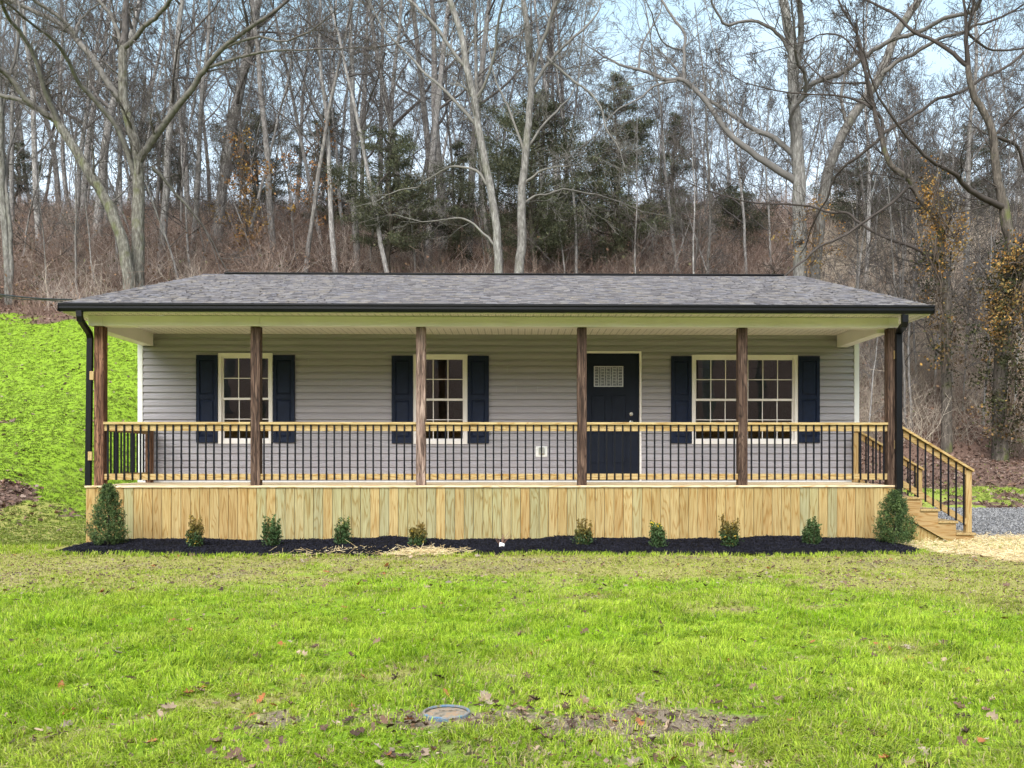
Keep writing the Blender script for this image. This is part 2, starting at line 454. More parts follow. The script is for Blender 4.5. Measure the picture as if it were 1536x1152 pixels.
# ---- skirt of upright boards
mb = MB(); x = XL; bw = .1395
i = 0
while x < XR - .01:
    u = (x - XL) / (XR - XL)
    k = .10 if u < .2 else (.75 if u < .42 else (.55 if u < .6 else .16))
    c = pine(k); v_ = rng.uniform(.92, 1.07); c = tuple(q * v_ for q in c)
    x1 = min(x + bw, XR)
    mb.box(x + .0026, x1 - .0026, YS + rng.uniform(0, .002), YS + .024, -.05, .838 + rng.uniform(-.002, .002), c, rng.random() * 40, .002)
    x += bw; i += 1
hb(mb, 'deck_skirt', MAT['pine_z'])
mb = MB(); mb2 = MB()
y = YS
while y < YW:
    y1 = min(y + .1395, YW - .01)
    mb.box(XL, XL + .022, y + .026 if y == YS else y, y1 - .002, -.05, .836, pine(.3), rng.random() * 40)
    mb2.box(XR - .022, XR, y + .026 if y == YS else y, y1 - .002, -.05, .836, pine(.3), rng.random() * 40)
    y += .1395
hb(mb, 'deck_side_skirt', MAT['pine_z']); hb(mb2, 'deck_side_skirt', MAT['pine_z'])
# ---- decking boards
mb = MB(); x0 = XL - .01; y = YS - .02
while y < YW - .02:
    y1 = min(y + .137, YW - .006)
    mb.box(x0, XR + .01, y, y1, .842, DECK, (1.3, 1.1, .85), rng.random() * 40, .003)
    y += .14
hb(mb, 'deck_floor', MAT['pine_x'])

# ---- walls
wins = [('window', 329, 408.5, 531, 664.5, 1), ('window', 621, 700.4, 532.9, 665, 1), ('window', 1038, 1195, 533.6, 665, 2)]
openings = []
for (_, a, b, c, d, n) in wins:
    openings.append((X_(a, YW), X_(b, YW), Z_((a + b) / 2, d, YW), Z_((a + b) / 2, c, YW)))
dx0, dx1, dz1 = X_(866, YW), X_(961, YW), Z_(913, 528, YW)
openings.append((dx0, dx1, DECK - .1, dz1))
rr2 = random.Random(2); sm = []; mb = MB(); z = DECK + .022; ex = .1155; row = 0
while z < CEIL + .02:
    zt = z + ex
    cuts = sorted(set([z, zt] + [e for o in openings for e in (o[2], o[3]) if z < e < zt]))
    for za, zb in zip(cuts[:-1], cuts[1:]):
        zm = (za + zb) / 2
        spans = [(WL + .07, WR - .07)]
        for o in openings:
            if o[2] < zm < o[3]:
                ns = []
                for s0, s1 in spans:
                    if o[1] <= s0 or o[0] >= s1: ns.append((s0, s1)); continue
                    if o[0] > s0: ns.append((s0, o[0]))
                    if o[1] < s1: ns.append((o[1], s1))
                spans = ns
        prof = lambda q: YW - np.interp((q - z) / ex, [0, .08, .0801, .60, .80, 1.0], [-.006, -.004, .024, .020, .006, .003])
        zs = [za] + [z + f * ex for f in (.08, .0802, .62, .80) if za < z + f * ex < zb] + [zb]
        sm = [rr2.uniform(WL + 1, WR - 1) for _ in range(2)] if abs(za - z) < 1e-6 else sm
        for q in sm:
            ns = []
            for s0, s1 in spans:
                if s0 + .1 < q < s1 - .1: ns += [(s0, q - .0015), (q + .0015, s1)]
                else: ns.append((s0, s1))
            spans = ns
        for s0, s1 in spans:
            shade = .97 + .05 * ((s0 * 7.3 + z * 31) % 1)
            vs, fs = [], []
            for q in zs: vs += [(s0, float(prof(q)), q), (s1, float(prof(q)), q)]
            for j in range(len(zs) - 1): fs.append((2 * j, 2 * j + 1, 2 * j + 3, 2 * j + 2))
            mb.add(vs, fs, (shade,) * 3, rng.random())
    z = zt; row += 1
hb(mb, 'siding', MAT['siding'])
mb = MB()
mb.box(WL + .07, WR - .07, YW - .024, YW + .01, DECK + .002, DECK + .026)
hb(mb, 'starter_strip', MAT['white'])
for (a, b) in ((WL, WL + .085), (WR - .085, WR)):
    mb = MB(); mb.box(a, b, YW - .03, YW + .06, DECK + .002, CEIL, bev=.004)
    hb(mb, 'corner_trim', MAT['white'])
# side, back walls and gables in plain lap siding
mb = MB()
for (xa, xb) in ((WL + .01, WL + .10), (WR - .10, WR - .01)):
    z = DECK - .02
    while z < CEIL + .1:
        mb.box(xa + (.006 if xa > 0 else 0), xb - (0 if xa > 0 else 0) + (0.012 if xa > 0 else -.0), YW + .062, YB, z, z + .112); z += .1155
mb.box(WL + .1, WR - .1, YB - .1, YB, DECK, CEIL)
RZ, RY = 5.12, 18.75
for (xa, xb) in ((WL + .012, WL + .1), (WR - .1, WR - .012)):
    mb.extrude_x([(YW - .1, CEIL + .05), (YB, CEIL + .05), (RY, RZ - .16)], xa, xb)
hb(mb, 'side_wall', MAT['siding'])
mb = MB()
mb.box(WL + .05, WR - .05, YW + .0, YW + .15, -.1, DECK - .03); mb.box(WL + .05, WL + .2, YW + .15, YB - .15, -.1, DECK - .03)
mb.box(WR - .2, WR - .05, YW + .15, YB - .15, -.1, DECK - .03); mb.box(WL + .05, WR - .05, YB - .15, YB, -.1, DECK - .03)
hb(mb, 'foundation', MAT['block'])
# interior shell seen dimly through the glass
mb = MB()
mb.box(WL + .11, WR - .11, YW + .12, YB - .11, DECK - .028, DECK + .01, (.6, .5, .4))
mb.box(WL + .11, WR - .11, YW + .12, YB - .11, CEIL - .04, CEIL - .01)
mb.box(WL + .11, -.9, 19.0, 19.1, DECK + .02, CEIL - .05)
mb.box(-2.9, -2.8, YW + .14, 18.98, DECK + .02, CEIL - .05)
mb.box(.2, WR - .12, 20.2, 20.3, DECK + .02, CEIL - .05)
for (a, b, c, d) in ((WL + .11, openings[0][0], DECK, CEIL), (openings[0][1], openings[1][0], DECK, CEIL), (openings[1][1], dx0, DECK, CEIL),
                     (dx1, openings[2][0], DECK, CEIL), (openings[2][1], WR - .11, DECK, CEIL)):
    mb.box(a, b, YW + .105, YW + .12, c + .012, d - .042)
for o in openings[:3]:
    mb.box(o[0], o[1], YW + .105, YW + .12, DECK + .012, o[2]); mb.box(o[0], o[1], YW + .105, YW + .12, o[3], CEIL - .042)
hb(mb, 'interior_wall', MAT['plaster'])
mb = MB()
for (xa, xb, yy) in ((3.35, 3.45, 20.16), (4.35, 4.45, 20.16)):
    mb.box(xa, xb, yy - .03, yy, DECK + .02, 3.0)
mb.box(3.35, 4.45, 20.12, 20.15, 3.0, 3.09)
hb(mb, 'interior_door_casing', MAT['white'])

# ---- windows
def window(o, n):
    x0, x1, z0, z1 = o
    fw = .045
    fr = MB()
    fr.box(x0 - .012, x0 + fw, YW - .036, YW + .10, z0 - .012, z1 + .012, bev=.004); fr.box(x1 - fw, x1 + .012, YW - .036, YW + .10, z0 - .012, z1 + .012, bev=.004)
    fr.box(x0 + fw, x1 - fw, YW - .036, YW + .10, z1 - fw, z1 + .012); fr.box(x0 + fw, x1 - fw, YW - .04, YW + .10, z0 - .012, z0 + fw)
    seg = []
    if n == 2:
        xm = (x0 + x1) / 2; fr.box(xm - .04, xm + .04, YW - .03, YW + .098, z0 + fw, z1 - fw)
        seg = [(x0 + fw, xm - .04), (xm + .04, x1 - fw)]
    else: seg = [(x0 + fw, x1 - fw)]
    w = hb(fr, 'window', MAT['cream'])
    zm = (z0 + z1) / 2 - .005
    for (a, b) in seg:
        for (c, d, yy) in ((zm - .018, z1 - fw, YW + .0), (z0 + fw, zm + .018, YW + .032)):
            s_ = MB(); sw = .028
            s_.box(a, a + sw, yy, yy + .03, c, d); s_.box(b - sw, b, yy, yy + .03, c, d)
            s_.box(a + sw, b - sw, yy, yy + .03, c, c + sw + .008); s_.box(a + sw, b - sw, yy, yy + .03, d - sw, d)
            hb(s_, 'sash', MAT['cream'], w)
            p = MB(); p.box(a + sw, b - sw, yy + .016, yy + .019, c + sw, d - sw); hb(p, 'pane', MAT['glass'], w)
            g = MB()
            for i in (1, 2):
                xx = a + sw + (b - a - 2 * sw) * i / 3; g.box(xx - .007, xx + .007, yy + .008, yy + .015, c + sw + .008, d - sw)
            zz = (c + d) / 2; 
            g.box(a + sw, b - sw, yy + .0085, yy + .0145, zz - .007, zz + .007); hb(g, 'muntin', MAT['cream'], w)
    return w
for o, w in zip(openings[:3], wins): window(o, w[5])

# ---- shutters
for (a, b, c, d) in ((295.6, 327.6, 533, 664), (410.6, 443, 533, 664), (588, 620, 534, 665), (701.5, 733.5, 534, 665), (1006, 1037, 534.5, 665), (1196.6, 1228.4, 534.5, 664)):
    x0, x1, z1, z0 = X_(a, YW), X_(b, YW), Z_(a, c, YW), Z_(a, d, YW)
    m = MB(); y0, y1 = YW - .055, YW - .018
    st = .055; zm = z0 + (z1 - z0) * .52
    m.box(x0, x0 + st, y0, y1, z0, z1, bev=.003); m.box(x1 - st, x1, y0, y1, z0, z1, bev=.003)
    for (q0, q1) in ((z0, z0 + .09), (zm - .035, zm + .035), (z1 - .075, z1)): m.box(x0 + st, x1 - st, y0 + .001, y1, q0, q1)
    s_ = hb(m, 'shutter', MAT['navy'])
    for (q0, q1) in ((z0 + .09, zm - .035), (zm + .035, z1 - .075)):
        m = MB(); m.box(x0 + st, x1 - st, y0 + .018, y1, q0, q1)
        a0, a1, b0, b1 = x0 + st + .012, x1 - st - .012, q0 + .014, q1 - .014
        i0, i1, j0, j1 = a0 + .025, a1 - .025, b0 + .03, b1 - .03
        m.add([(a0, y0 + .017, b0), (a1, y0 + .017, b0), (a1, y0 + .017, b1), (a0, y0 + .017, b1), (i0, y0 + .004, j0), (i1, y0 + .004, j0), (i1, y0 + .004, j1), (i0, y0 + .004, j1)],
              [(0, 1, 5, 4), (1, 2, 6, 5), (2, 3, 7, 6), (3, 0, 4, 7), (4, 5, 6, 7)])
        hb(m, 'panel', MAT['navy'], s_)

# ---- door
fw = .045
m = MB(); m.box(dx0 - .01, dx0 + fw, YW - .035, YW + .1, DECK + .003, dz1 + .01, bev=.003); m.box(dx1 - .022, dx1 + .01, YW - .035, YW + .1, DECK + .003, dz1 + .01, bev=.003)
m.box(dx0 + fw, dx1 - .022, YW - .035, YW + .1, dz1 - .02, dz1 + .01)
hb(m, 'door_frame', MAT['cream'])
sx0, sx1, sz0, sz1 = dx0 + fw + .003, dx1 - .025, DECK + .03, dz1 - .023
m = MB(); yy = YW + .02
gx0, gx1, gz0, gz1 = X_(891, YW), X_(935, YW), Z_(913, 580, YW), Z_(913, 549, YW)
m.box(sx0, gx0, yy, yy + .045, sz0, sz1); m.box(gx1, sx1, yy, yy + .045, sz0, sz1)
m.box(gx0, gx1, yy, yy + .045, sz0, gz0); m.box(gx0, gx1, yy, yy + .045, gz1, sz1)
door = hb(m, 'door', MAT['door'])
for (a, b) in ((887.5, 907), (919, 938.5)):
    for (c, d) in ((593, 640), (650, 694)):
        x0, x1, z1, z0 = X_(a, YW), X_(b, YW), Z_(a, c, YW), Z_(a, d, YW)
        m = MB()
        for k, (dd, hh) in enumerate(((0, .006), (.03, .009))):
            m.box(x0 + dd, x1 - dd, yy - hh, yy - (.0005 if k == 0 else .0061), z0 + dd, z1 - dd, bev=.004)
        m.box(x0 - .016, x0 - .004, yy - .011, yy - .0005, z0 - .016, z1 + .016); m.box(x1 + .004, x1 + .016, yy - .011, yy - .0005, z0 - .016, z1 + .016)
        m.box(x0 - .004, x1 + .004, yy - .0105, yy - .0005, z1 + .004, z1 + .016); m.box(x0 - .004, x1 + .004, yy - .0105, yy - .0005, z0 - .016, z0 - .004)
        hb(m, 'door_panel', MAT['door'], door)
m = MB(); m.box(gx0 + .001, gx1 - .001, yy + .015, yy + .03, gz0 + .001, gz1 - .001)
hb(m, 'door_glass', MAT['leaded'], door)
m = MB(); gw = gx1 - gx0; gh = gz1 - gz0
m.box(gx0, gx1, yy - .008, yy + .01, gz1 - .016, gz1); m.box(gx0, gx1, yy - .008, yy + .01, gz0, gz0 + .016)
m.box(gx0, gx0 + .016, yy - .008, yy + .01, gz0 + .016, gz1 - .016); m.box(gx1 - .016, gx1, yy - .008, yy + .01, gz0 + .016, gz1 - .016)
for i in range(1, 5):
    x = gx0 + gw * i / 5
    for dx in (-.022, .016): m.box(x + dx, x + dx + .006, yy + .006, yy + .0148, gz0 + .016, gz1 - .016)
for i in range(5):
    xa, xb = gx0 + gw * i / 5 + .026, gx0 + gw * (i + 1) / 5 - .026
    if i == 0: xa = gx0 + .016
    if i == 4: xb = gx1 - .016
    for j in range(1, 7):
        arch = .012 * math.cos((i - 2) * .7)
        z = gz0 + gh * j / 7 + arch; m.box(xa, xb, yy + .007, yy + .0145, z, z + .006)
hb(m, 'door_grille', MAT['metal'], door)
m = Tubes()
kx = X_(947, YW)
hb2 = MB()
def lathe_y(cx, cz, prof, seg=14):
    vs, fs = [], []
    for (y, r) in prof:
        for k in range(seg):
            a = 2 * math.pi * k / seg; vs.append((cx + r * math.cos(a), y, cz + r * math.sin(a)))
    for j in range(len(prof) - 1):
        for k in range(seg): fs.append((j * seg + k, j * seg + (k + 1) % seg, (j + 1) * seg + (k + 1) % seg, (j + 1) * seg + k))
    fs.append(tuple(range(seg))[::-1]); fs.append(tuple((len(prof) - 1) * seg + k for k in range(seg)))
    return vs, fs
hb2.add(*lathe_y(kx, Z_(947, 621, YW), [(yy, .032), (yy - .012, .032), (yy - .018, .024), (yy - .03, .024), (yy - .033, .015)])); hb(hb2, 'deadbolt', MAT['metal'], door)
hb2 = MB(); hb2.add(*lathe_y(kx, Z_(947, 633.5, YW), [(yy, .032), (yy - .008, .032), (yy - .012, .012), (yy - .035, .012), (yy - .042, .027), (yy - .06, .03), (yy - .07, .022)])); hb(hb2, 'door_knob', MAT['metal'], door)
# ---- outlet
m = MB(); x0, x1, z1, z0 = X_(803.5, YW), X_(821, YW), Z_(812, 669.5, YW), Z_(812, 685.5, YW)
m.box(x0, x1, YW - .03, YW - .001, z0, z1, bev=.004); o = hb(m, 'outlet_block', MAT['white'])
m = MB(); m.box(x0 + .05, x1 - .05, YW - .075, YW - .031, z0 + .05, z1 - .02, (1, 1, 1), bev=.012); hb(m, 'outlet_cover', MAT['metal'], o)

# ---- ceiling, soffits, beams
ex0, ex1 = X_(86.5, YE), X_(1402, YE)
m = MB(); m.box(XL + .02, XR - .02, 13.5, YW - .003, CEIL, CEIL + .02); hb(m, 'porch_ceiling', MAT['soffit'])
m = MB(); m.box(ex0 + .035, ex1 - .035, YE + .13, 13.30, CEIL + .001, CEIL + .018)
m.box(ex0 + .035, XL + .02, 13.302, 24.6, CEIL + .001, CEIL + .018); m.box(XR - .02, ex1 - .035, 13.302, 24.6, CEIL + .001, CEIL + .018)
hb(m, 'soffit', MAT['soffit'])
m = MB(); m.box(ex0 + .02, ex1 - .02, YE + .10, YE + .128, CEIL - .012, 3.50); 
m.box(ex0 + .005, ex0 + .033, YE + .13, 24.6, CEIL - .012, 3.49); m.box(ex1 - .033, ex1 - .005, YE + .13, 24.6, CEIL - .012, 3.49)
hb(m, 'fascia', MAT['cream'])
m = MB(); bb = 3.238
m.box(XL + .02, XR - .02, 13.302, 13.498, bb, CEIL - .001, bev=.004)
hb(m, 'porch_beam', MAT['cream'])
for (a, b) in ((XL + .03, XL + .21), (XR - .21, XR - .03)):
    m = MB(); m.box(a, b, 13.5, YW - .035, bb - .055, CEIL - .002); hb(m, 'side_beam', MAT['cream'])
# ---- posts
def pc(c_): return c_
posts = [(150, 1.25), (384, .85), (631.5, 1.), (873, .9), (1114, .85), (1338, .9)]
PX = []
for i, (px, br) in enumerate(posts):
    x = X_(px - (2 if px < 700 else -1.) * abs(px - 777) / 600, YP)
    PX.append(x)
    m = MB(); c = (br,) * 3 if i != 2 else (1.5, 1.55, 1.65)
    if i == 2:   # paler, weathered towards its foot
        m.box(x - .07, x + .07, YP, YP + .14, DECK + .001, bb - .001, (2.3, 2.6, 2.9), rng.random() * 30, .005)
    else:
        m.box(x - .07, x + .07, YP, YP + .14, DECK + .001, bb - .001, c if i else (1.5, 1.2, 1.0), rng.random() * 30, .005)
    hb(m, 'porch_post', MAT['post'])
    m = MB(); m.box(x - .072, x + .072, 13.292, 13.3015, bb + .002, CEIL - .004); hb(m, 'post_cap', MAT['cream'])
# ---- railings
ZC, ZC0, ZR0, ZB1, ZB0 = 1.815, 1.773, 1.682, 1.044, .955
bal = MB(); bal.box(-.0112, .0112, -.0112, .0112, 0, ZC0 - ZB0 + .01, bev=.002); bal_me = bal.mesh('baluster'); bal_me.materials.append(MAT['baluster'])
def railing_x(x0, x1, first):
    e = empty('porch_railing'); e.parent = house; e.location = Vector(((x0 + x1) / 2, YP + .06, DECK)) - HO
    O = Vector(((x0 + x1) / 2, YP + .06, DECK))
    def part(m, nm, mat): o = m.build(nm, mat, e); o.location = -O; return o
    m = MB(); m.box(x0, x1, YP - .012, YP + .128, ZC0 + .004, ZC, (.78, .62, .34), rng.random() * 9, .004); part(m, 'handrail', MAT['pine_x'])
    m = MB(); m.box(x0, x1, YP + .022, YP + .06, ZR0, ZC0 + .003, (.78, .60, .32), rng.random() * 9, .003); part(m, 'top_rail', MAT['pine_x'])
    m = MB(); m.box(x0, x1, YP + .022, YP + .06, ZB0, ZB1, (.76, .58, .31), rng.random() * 9, .003); part(m, 'bottom_rail', MAT['pine_x'])
    n = round((x1 - x0) / .1172); s_ = (x1 - x0) / n
    for k in range(n):
        link('baluster', bal_me, None, e, Vector((x0 + (k + .5) * s_, YP + .0115, ZB0 - .006)) - O)
for a, b in zip(PX[:-1], PX[1:]): railing_x(a + .0705, b - .0705, 0)
def railing_y(x, y0, y1):
    O = Vector((x, (y0 + y1) / 2, DECK)); e = empty('side_railing'); e.parent = house; e.location = O - HO
    def part(m, nm, mat): o = m.build(nm, mat, e); o.location = -O; return o
    m = MB(); m.box(x - .065, x + .065, y0, y1, ZC0 + .004, ZC - .002, (.5, .36, .2), 3.3, .004); part(m, 'handrail', MAT['pine_y'])
    m = MB(); m.box(x - .019, x + .019, y0, y1, ZR0, ZC0 + .003, (.5, .36, .2), 5.1, .003); part(m, 'top_rail', MAT['pine_y'])
    m = MB(); m.box(x - .019, x + .019, y0, y1, ZB0, ZB1, (.7, .54, .3), 7.7, .003); part(m, 'bottom_rail', MAT['pine_y'])
    n = round((y1 - y0) / .117); s_ = (y1 - y0) / n
    for k in range(n): link('baluster', bal_me, None, e, Vector((x - .03, y0 + (k + .5) * s_, ZB0 - .006)) - O)
railing_y(PX[0] + .01, YP + .145, 15.02)
m = MB(); m.box(PX[0] - .02, PX[0] + .06, 15.03, 15.18, DECK + .001, ZC - .02, (2.2, 1.9, 1.6), 7., .004); hb(m, 'wall_post', MAT['post'])

# ---- staircase at the right end
st = empty('staircase'); st.parent = house; SO = Vector((XR + .55, YP + .8, 0)); st.location = SO - HO
def sp(m, nm, mat): o = m.build(nm, mat, st); o.location = -SO; return o
sx = [X_(p, YP) for p in (1356, 1383.5, 1410.5, 1437)]; run = (sx[3] - sx[0]) / 3; sx = [XR + .012 + .105 + run * k for k in range(4)]
sz = [.69, .51, .33, .15]
Y0s, Y1s = YP + .02, 15.05
xs_ = [XR + .012] + [sx[0] + run * (k + 1) - .0 for k in range(4)]
# tread k spans xs_[k]..xs_[k+1]
for k in range(4):
    m = MB(); m.box(xs_[k] - .0, xs_[k + 1] + .028, Y0s - .02, Y1s + .02, sz[k] - .036, sz[k], (.66, .50, .27), rng.random() * 9, .004); sp(m, 'tread', MAT['pine_y'])
    m = MB(); zlo = sz[k + 1] + .001 if k < 3 else 0.0
    m.box(xs_[k + 1] - .022, xs_[k + 1], Y0s + .042, Y1s - .042, zlo, sz[k] - .037, (.6, .44, .24), rng.random() * 9); sp(m, 'riser', MAT['pine_y'])
for (ya, yb) in ((Y0s, Y0s + .04), (Y1s - .04, Y1s)):
    poly = [(XR + .014, sz[0] - .037)]
    for k in range(4):
        poly.append((xs_[k + 1], sz[k] - .037))
        if k < 3: poly.append((xs_[k + 1], sz[k + 1] - .037))
    poly += [(xs_[4], 0.0), (xs_[4] - .36, 0.0), (XR + .014, sz[0] - .22)]
    m = MB(); m.extrude_y(poly, ya, yb, (.66, .47, .25), rng.random() * 9); sp(m, 'stringer', MAT['pine_x'])
m = MB(); xx = XR + .004; XB = xs_[4] - .36
while xx < XB:
    x2 = min(xx + .14, XB); f = lambda q: (sz[0] - .22) * (1 - (q - XR) / (XB - XR))
    m.extrude_y([(xx + .001, -.03), (x2 - .001, -.03), (x2 - .001, max(f(x2), .0) - .005), (xx + .001, f(xx) - .005)], Y0s + .045, Y0s + .065, pine(.2), rng.random() * 30); xx = x2
sp(m, 'stair_skirt', MAT['pine_z'])
def slope_rail(yc, xa, xb, za, zb, tone):
    """handrail, rails, balusters and newel of one side of the stairs"""
    sl = (zb - za) / (xb - xa)
    f = lambda q: za + sl * (q - xa)
    def bar(x0, x1, up, dn, y0, y1, nm, col):
        m = MB(); m.extrude_y([(x0, f(x0) + dn), (x1, f(x1) + dn), (x1, f(x1) + up), (x0, f(x0) + up)], y0, y1, col, rng.random() * 9); sp(m, nm, MAT['pine_x'])
    bar(xa, xb + .05, 0, -.038, yc - .05, yc + .09, 'handrail', (.74, .56, .30))
    bar(xa + .001, xb - .05, -.0395, -.14, yc + .001, yc + .038, 'top_rail', tone)
    bar(xa + .001, xb - .05, -.80, -.90, yc + .001, yc + .038, 'bottom_rail', tone)
    n = 9; s_ = (xb - xa - .04) / n
    for k in range(n):
        x = xa + .02 + s_ * (k + .4); m = MB(); m.box(x - .0098, x + .0098, yc - .0205, yc - .0005, f(x) - .925, f(x) - .045)
        sp(m, 'baluster', MAT['baluster'])
    m = MB(); m.box(xb - .049, xb + .041, yc + .0, yc + .09, .151, f(xb) - .045, (.72, .53, .28), 4., .004); sp(m, 'newel_post', MAT['pine_z'])
xa = XR + .03; xb = X_(1455, YP)
slope_rail(YP + .02, xa + .02, xb, Z_(1355, 636, YP), Z_(1455, 701, YP), (.68, .5, .26))
slope_rail(14.96, xa - .02, xb - .02, Z_(1355, 636, YP) + .0, Z_(1455, 701, YP), (.62, .44, .23))
for (px, yy_) in ((1354, YP + .04),):
    m = MB(); m.box(XR + .045, XR + .09, YP + .055, YP + .10, .69, Z_(1355, 640, YP), (.7, .52, .28), 1.7, .003); sp(m, 'newel_post', MAT['pine_z'])
m = MB(); x0 = X_(1280.5, 14.95); m.box(x0, x0 + .09, 14.95, 15.04, DECK + .001, ZC - .11, (.72, .52, .27), 8.8, .004); sp(m, 'newel_post', MAT['pine_z'])

# ---- roof of shingle courses
def roof_slope(name, y0, z0, y1, z1):
    L = math.hypot(y1 - y0, z1 - z0); uy, uz = (y1 - y0) / L, (z1 - z0) / L; ny, nz = -uz * (1 if uy > 0 else -1), abs(uy)
    course = .142; n = int(L / course) + 1
    r2 = random.Random(3 if y0 < y1 else 4); vs, fs, cs = [], [], []
    pal = [(.165, .154, .160), (.19, .178, .184), (.145, .135, .142), (.21, .197, .198), (.215, .195, .18), (.165, .16, .178), (.12, .112, .12)]
    for k in range(n):
        a0 = k * course; a1 = min(L, a0 + course + .004)
        x = ex0 - r2.random() * .2 + .0
        while x < ex1:
            w = r2.uniform(.06, .18); xa_, xb_ = max(x, ex0), min(x + w, ex1)
            if xb_ > xa_ + .01:
                th = .018 if r2.random() < .5 else .008
                c = r2.choice(pal); q = r2.uniform(.66, .93); c = (c[0], c[1] * 1.01, c[2] * 1.0); c = tuple(v * q for v in c)
                b = len(vs)
                for (a, t_) in ((a0, 0.), (a0, th), (a1, .002)):
                    yy2, zz2 = y0 + uy * a + ny * t_, z0 + uz * a + nz * t_
                    vs += [(xa_, yy2, zz2), (xb_, yy2, zz2)]
                fs += [(b, b + 1, b + 3, b + 2), (b + 2, b + 3, b + 5, b + 4)]; cs += [c] * 6
            x += w
    me = np_mesh(name, np.array(vs), np.array(fs), np.array(cs))
    return me
rz0 = 3.515
deckm = MB()
deckm.extrude_x([(YE + .03, rz0 - .03), (RY, RZ - .03), (24.65, 3.47), (24.65, 3.44), (RY, RZ - .13), (YE + .03, rz0 - .045)], ex0 + .01, ex1 - .01, (.1, .1, .1))
roof = hb(deckm, 'roof', MAT['black'])
for nm, a in (('front', (YE + .005, rz0 - .026, RY, RZ)), ('back', (24.68, 3.46, RY, RZ))):
    hsub(roof_slope('shingles', *a), 'shingles', MAT['shingle'], roof, (0, 0, 0))
m = MB(); x = ex0
while x < ex1:
    x2 = min(x + .2, ex1); m.add([(x, RY - .14, RZ - .028), (x2, RY - .14, RZ - .028), (x2, RY, RZ + .02), (x, RY, RZ + .022), (x2, RY + .14, RZ - .03), (x, RY + .14, RZ - .03)],
                                [(0, 1, 2, 3), (3, 2, 4, 5)], (.10, .095, .10)); x += .2
hb(m, 'ridge_cap', MAT['shingle'], roof)
m = MB(); x = ex0 + .5
m.box(ex0 + .45, ex1 - .45, RY - .07, RY + .07, RZ + .022, RZ + .045, (.05, .05, .05)); hb(m, 'ridge_vent', MAT['black'], roof)

# ---- gutter & downspouts
m = MB(); gp = [(YE + .10, CEIL + .0), (YE + .035, CEIL - .008), (YE + .012, CEIL + .035), (YE + .012, CEIL + .07), (YE, CEIL + .085), (YE, CEIL + .112), (YE + .008, CEIL + .112), (YE + .02, CEIL + .04), (YE + .04, CEIL + .0), (YE + .099, CEIL + .006)]
m.extrude_x(gp, ex0, ex1)
m.box(ex0 - .003, ex0, YE - .001, YE + .10, CEIL - .009, CEIL + .112); m.box(ex1, ex1 + .003, YE - .001, YE + .10, CEIL - .009, CEIL + .112)
m.box(ex0 + .002, ex1 - .002, YE + .099, YE + .12, CEIL + .08, CEIL + .118)
hb(m, 'gutter', MAT['black'])
def pipe(path, w, d):
    m = MB(); secs = []
    for i, p in enumerate(path):
        a = path[max(i - 1, 0)]; b = path[min(i + 1, len(path) - 1)]
        t = (b - a).normalized(); s_ = Vector((-t.z, 0, t.x)).normalized() if abs(t.y) < .9 else Vector((1, 0, 0))
        dz = t.cross(s_).normalized()
        secs.append([p + s_ * w / 2 * sx_ + dz * d / 2 * sy_ for sx_, sy_ in ((-1, -1), (1, -1), (1, 1), (-1, 1))])
    vs = [v for s_ in secs for v in s_]; fs = []
    for i in range(len(path) - 1):
        for k in range(4): fs.append((4 * i + k, 4 * i + (k + 1) % 4, 4 * i + 4 + (k + 1) % 4, 4 * i + 4 + k))
    fs += [(3, 2, 1, 0), tuple(4 * (len(path) - 1) + k for k in range(4))]
    m.add(vs, fs); return m
yd = YE + .055
path = [P(119.5, 466, yd), P(119.5, 474, yd), P(120.5, 480, yd + .03), P(134, 500, 13.30), P(135.2, 507, 13.34), P(135, 520, 13.34)]
path.append(Vector((path[-1].x - .035, 13.36, DECK + .0)))
hb(pipe(path, .078, .06), 'downspout', MAT['black'])
path = [P(1357, 472, yd), P(1357, 483, yd), P(1356, 488, yd + .02), P(1349, 497, 13.20), P(1348, 503, 13.21), P(1348, 520, 13.21)]
path.append(Vector((path[-1].x, 13.21, .12)))
hb(pipe(path, .085, .065), 'downspout', MAT['black'])
for (px, py) in ((141, 564), (138.5, 684), (1341, 533), (1342, 667)):
    q = P(px, py, 13.38); m = MB(); m.box(q.x - .03, q.x + .03, 13.30 if px < 700 else 13.235, 13.329, q.z - .065, q.z + .065, (.75, .58, .33), 2., .003); hb(m, 'spacer_block', MAT['pine_z'])
print('house ok')

# ------------------------------------------------------------------ service cable
t = Tubes(); a = P(-60, 430, 16.); b = P(108, 449.5, 13.6); pts = []
for k in range(15):
    u = k / 14; p = a.lerp(b, u); p.z -= .22 * u * (1 - u); pts.append(p)
t.add(pts, [.014] * 15, 6); t.add([p + Vector((0, 0, -.028 - .01 * math.sin(i))) for i, p in enumerate(pts)], [.007] * 15, 5)
tag(t.build('service_cable', MAT['black']), 'thin black overhead cable running to the left roof corner', 'cable')

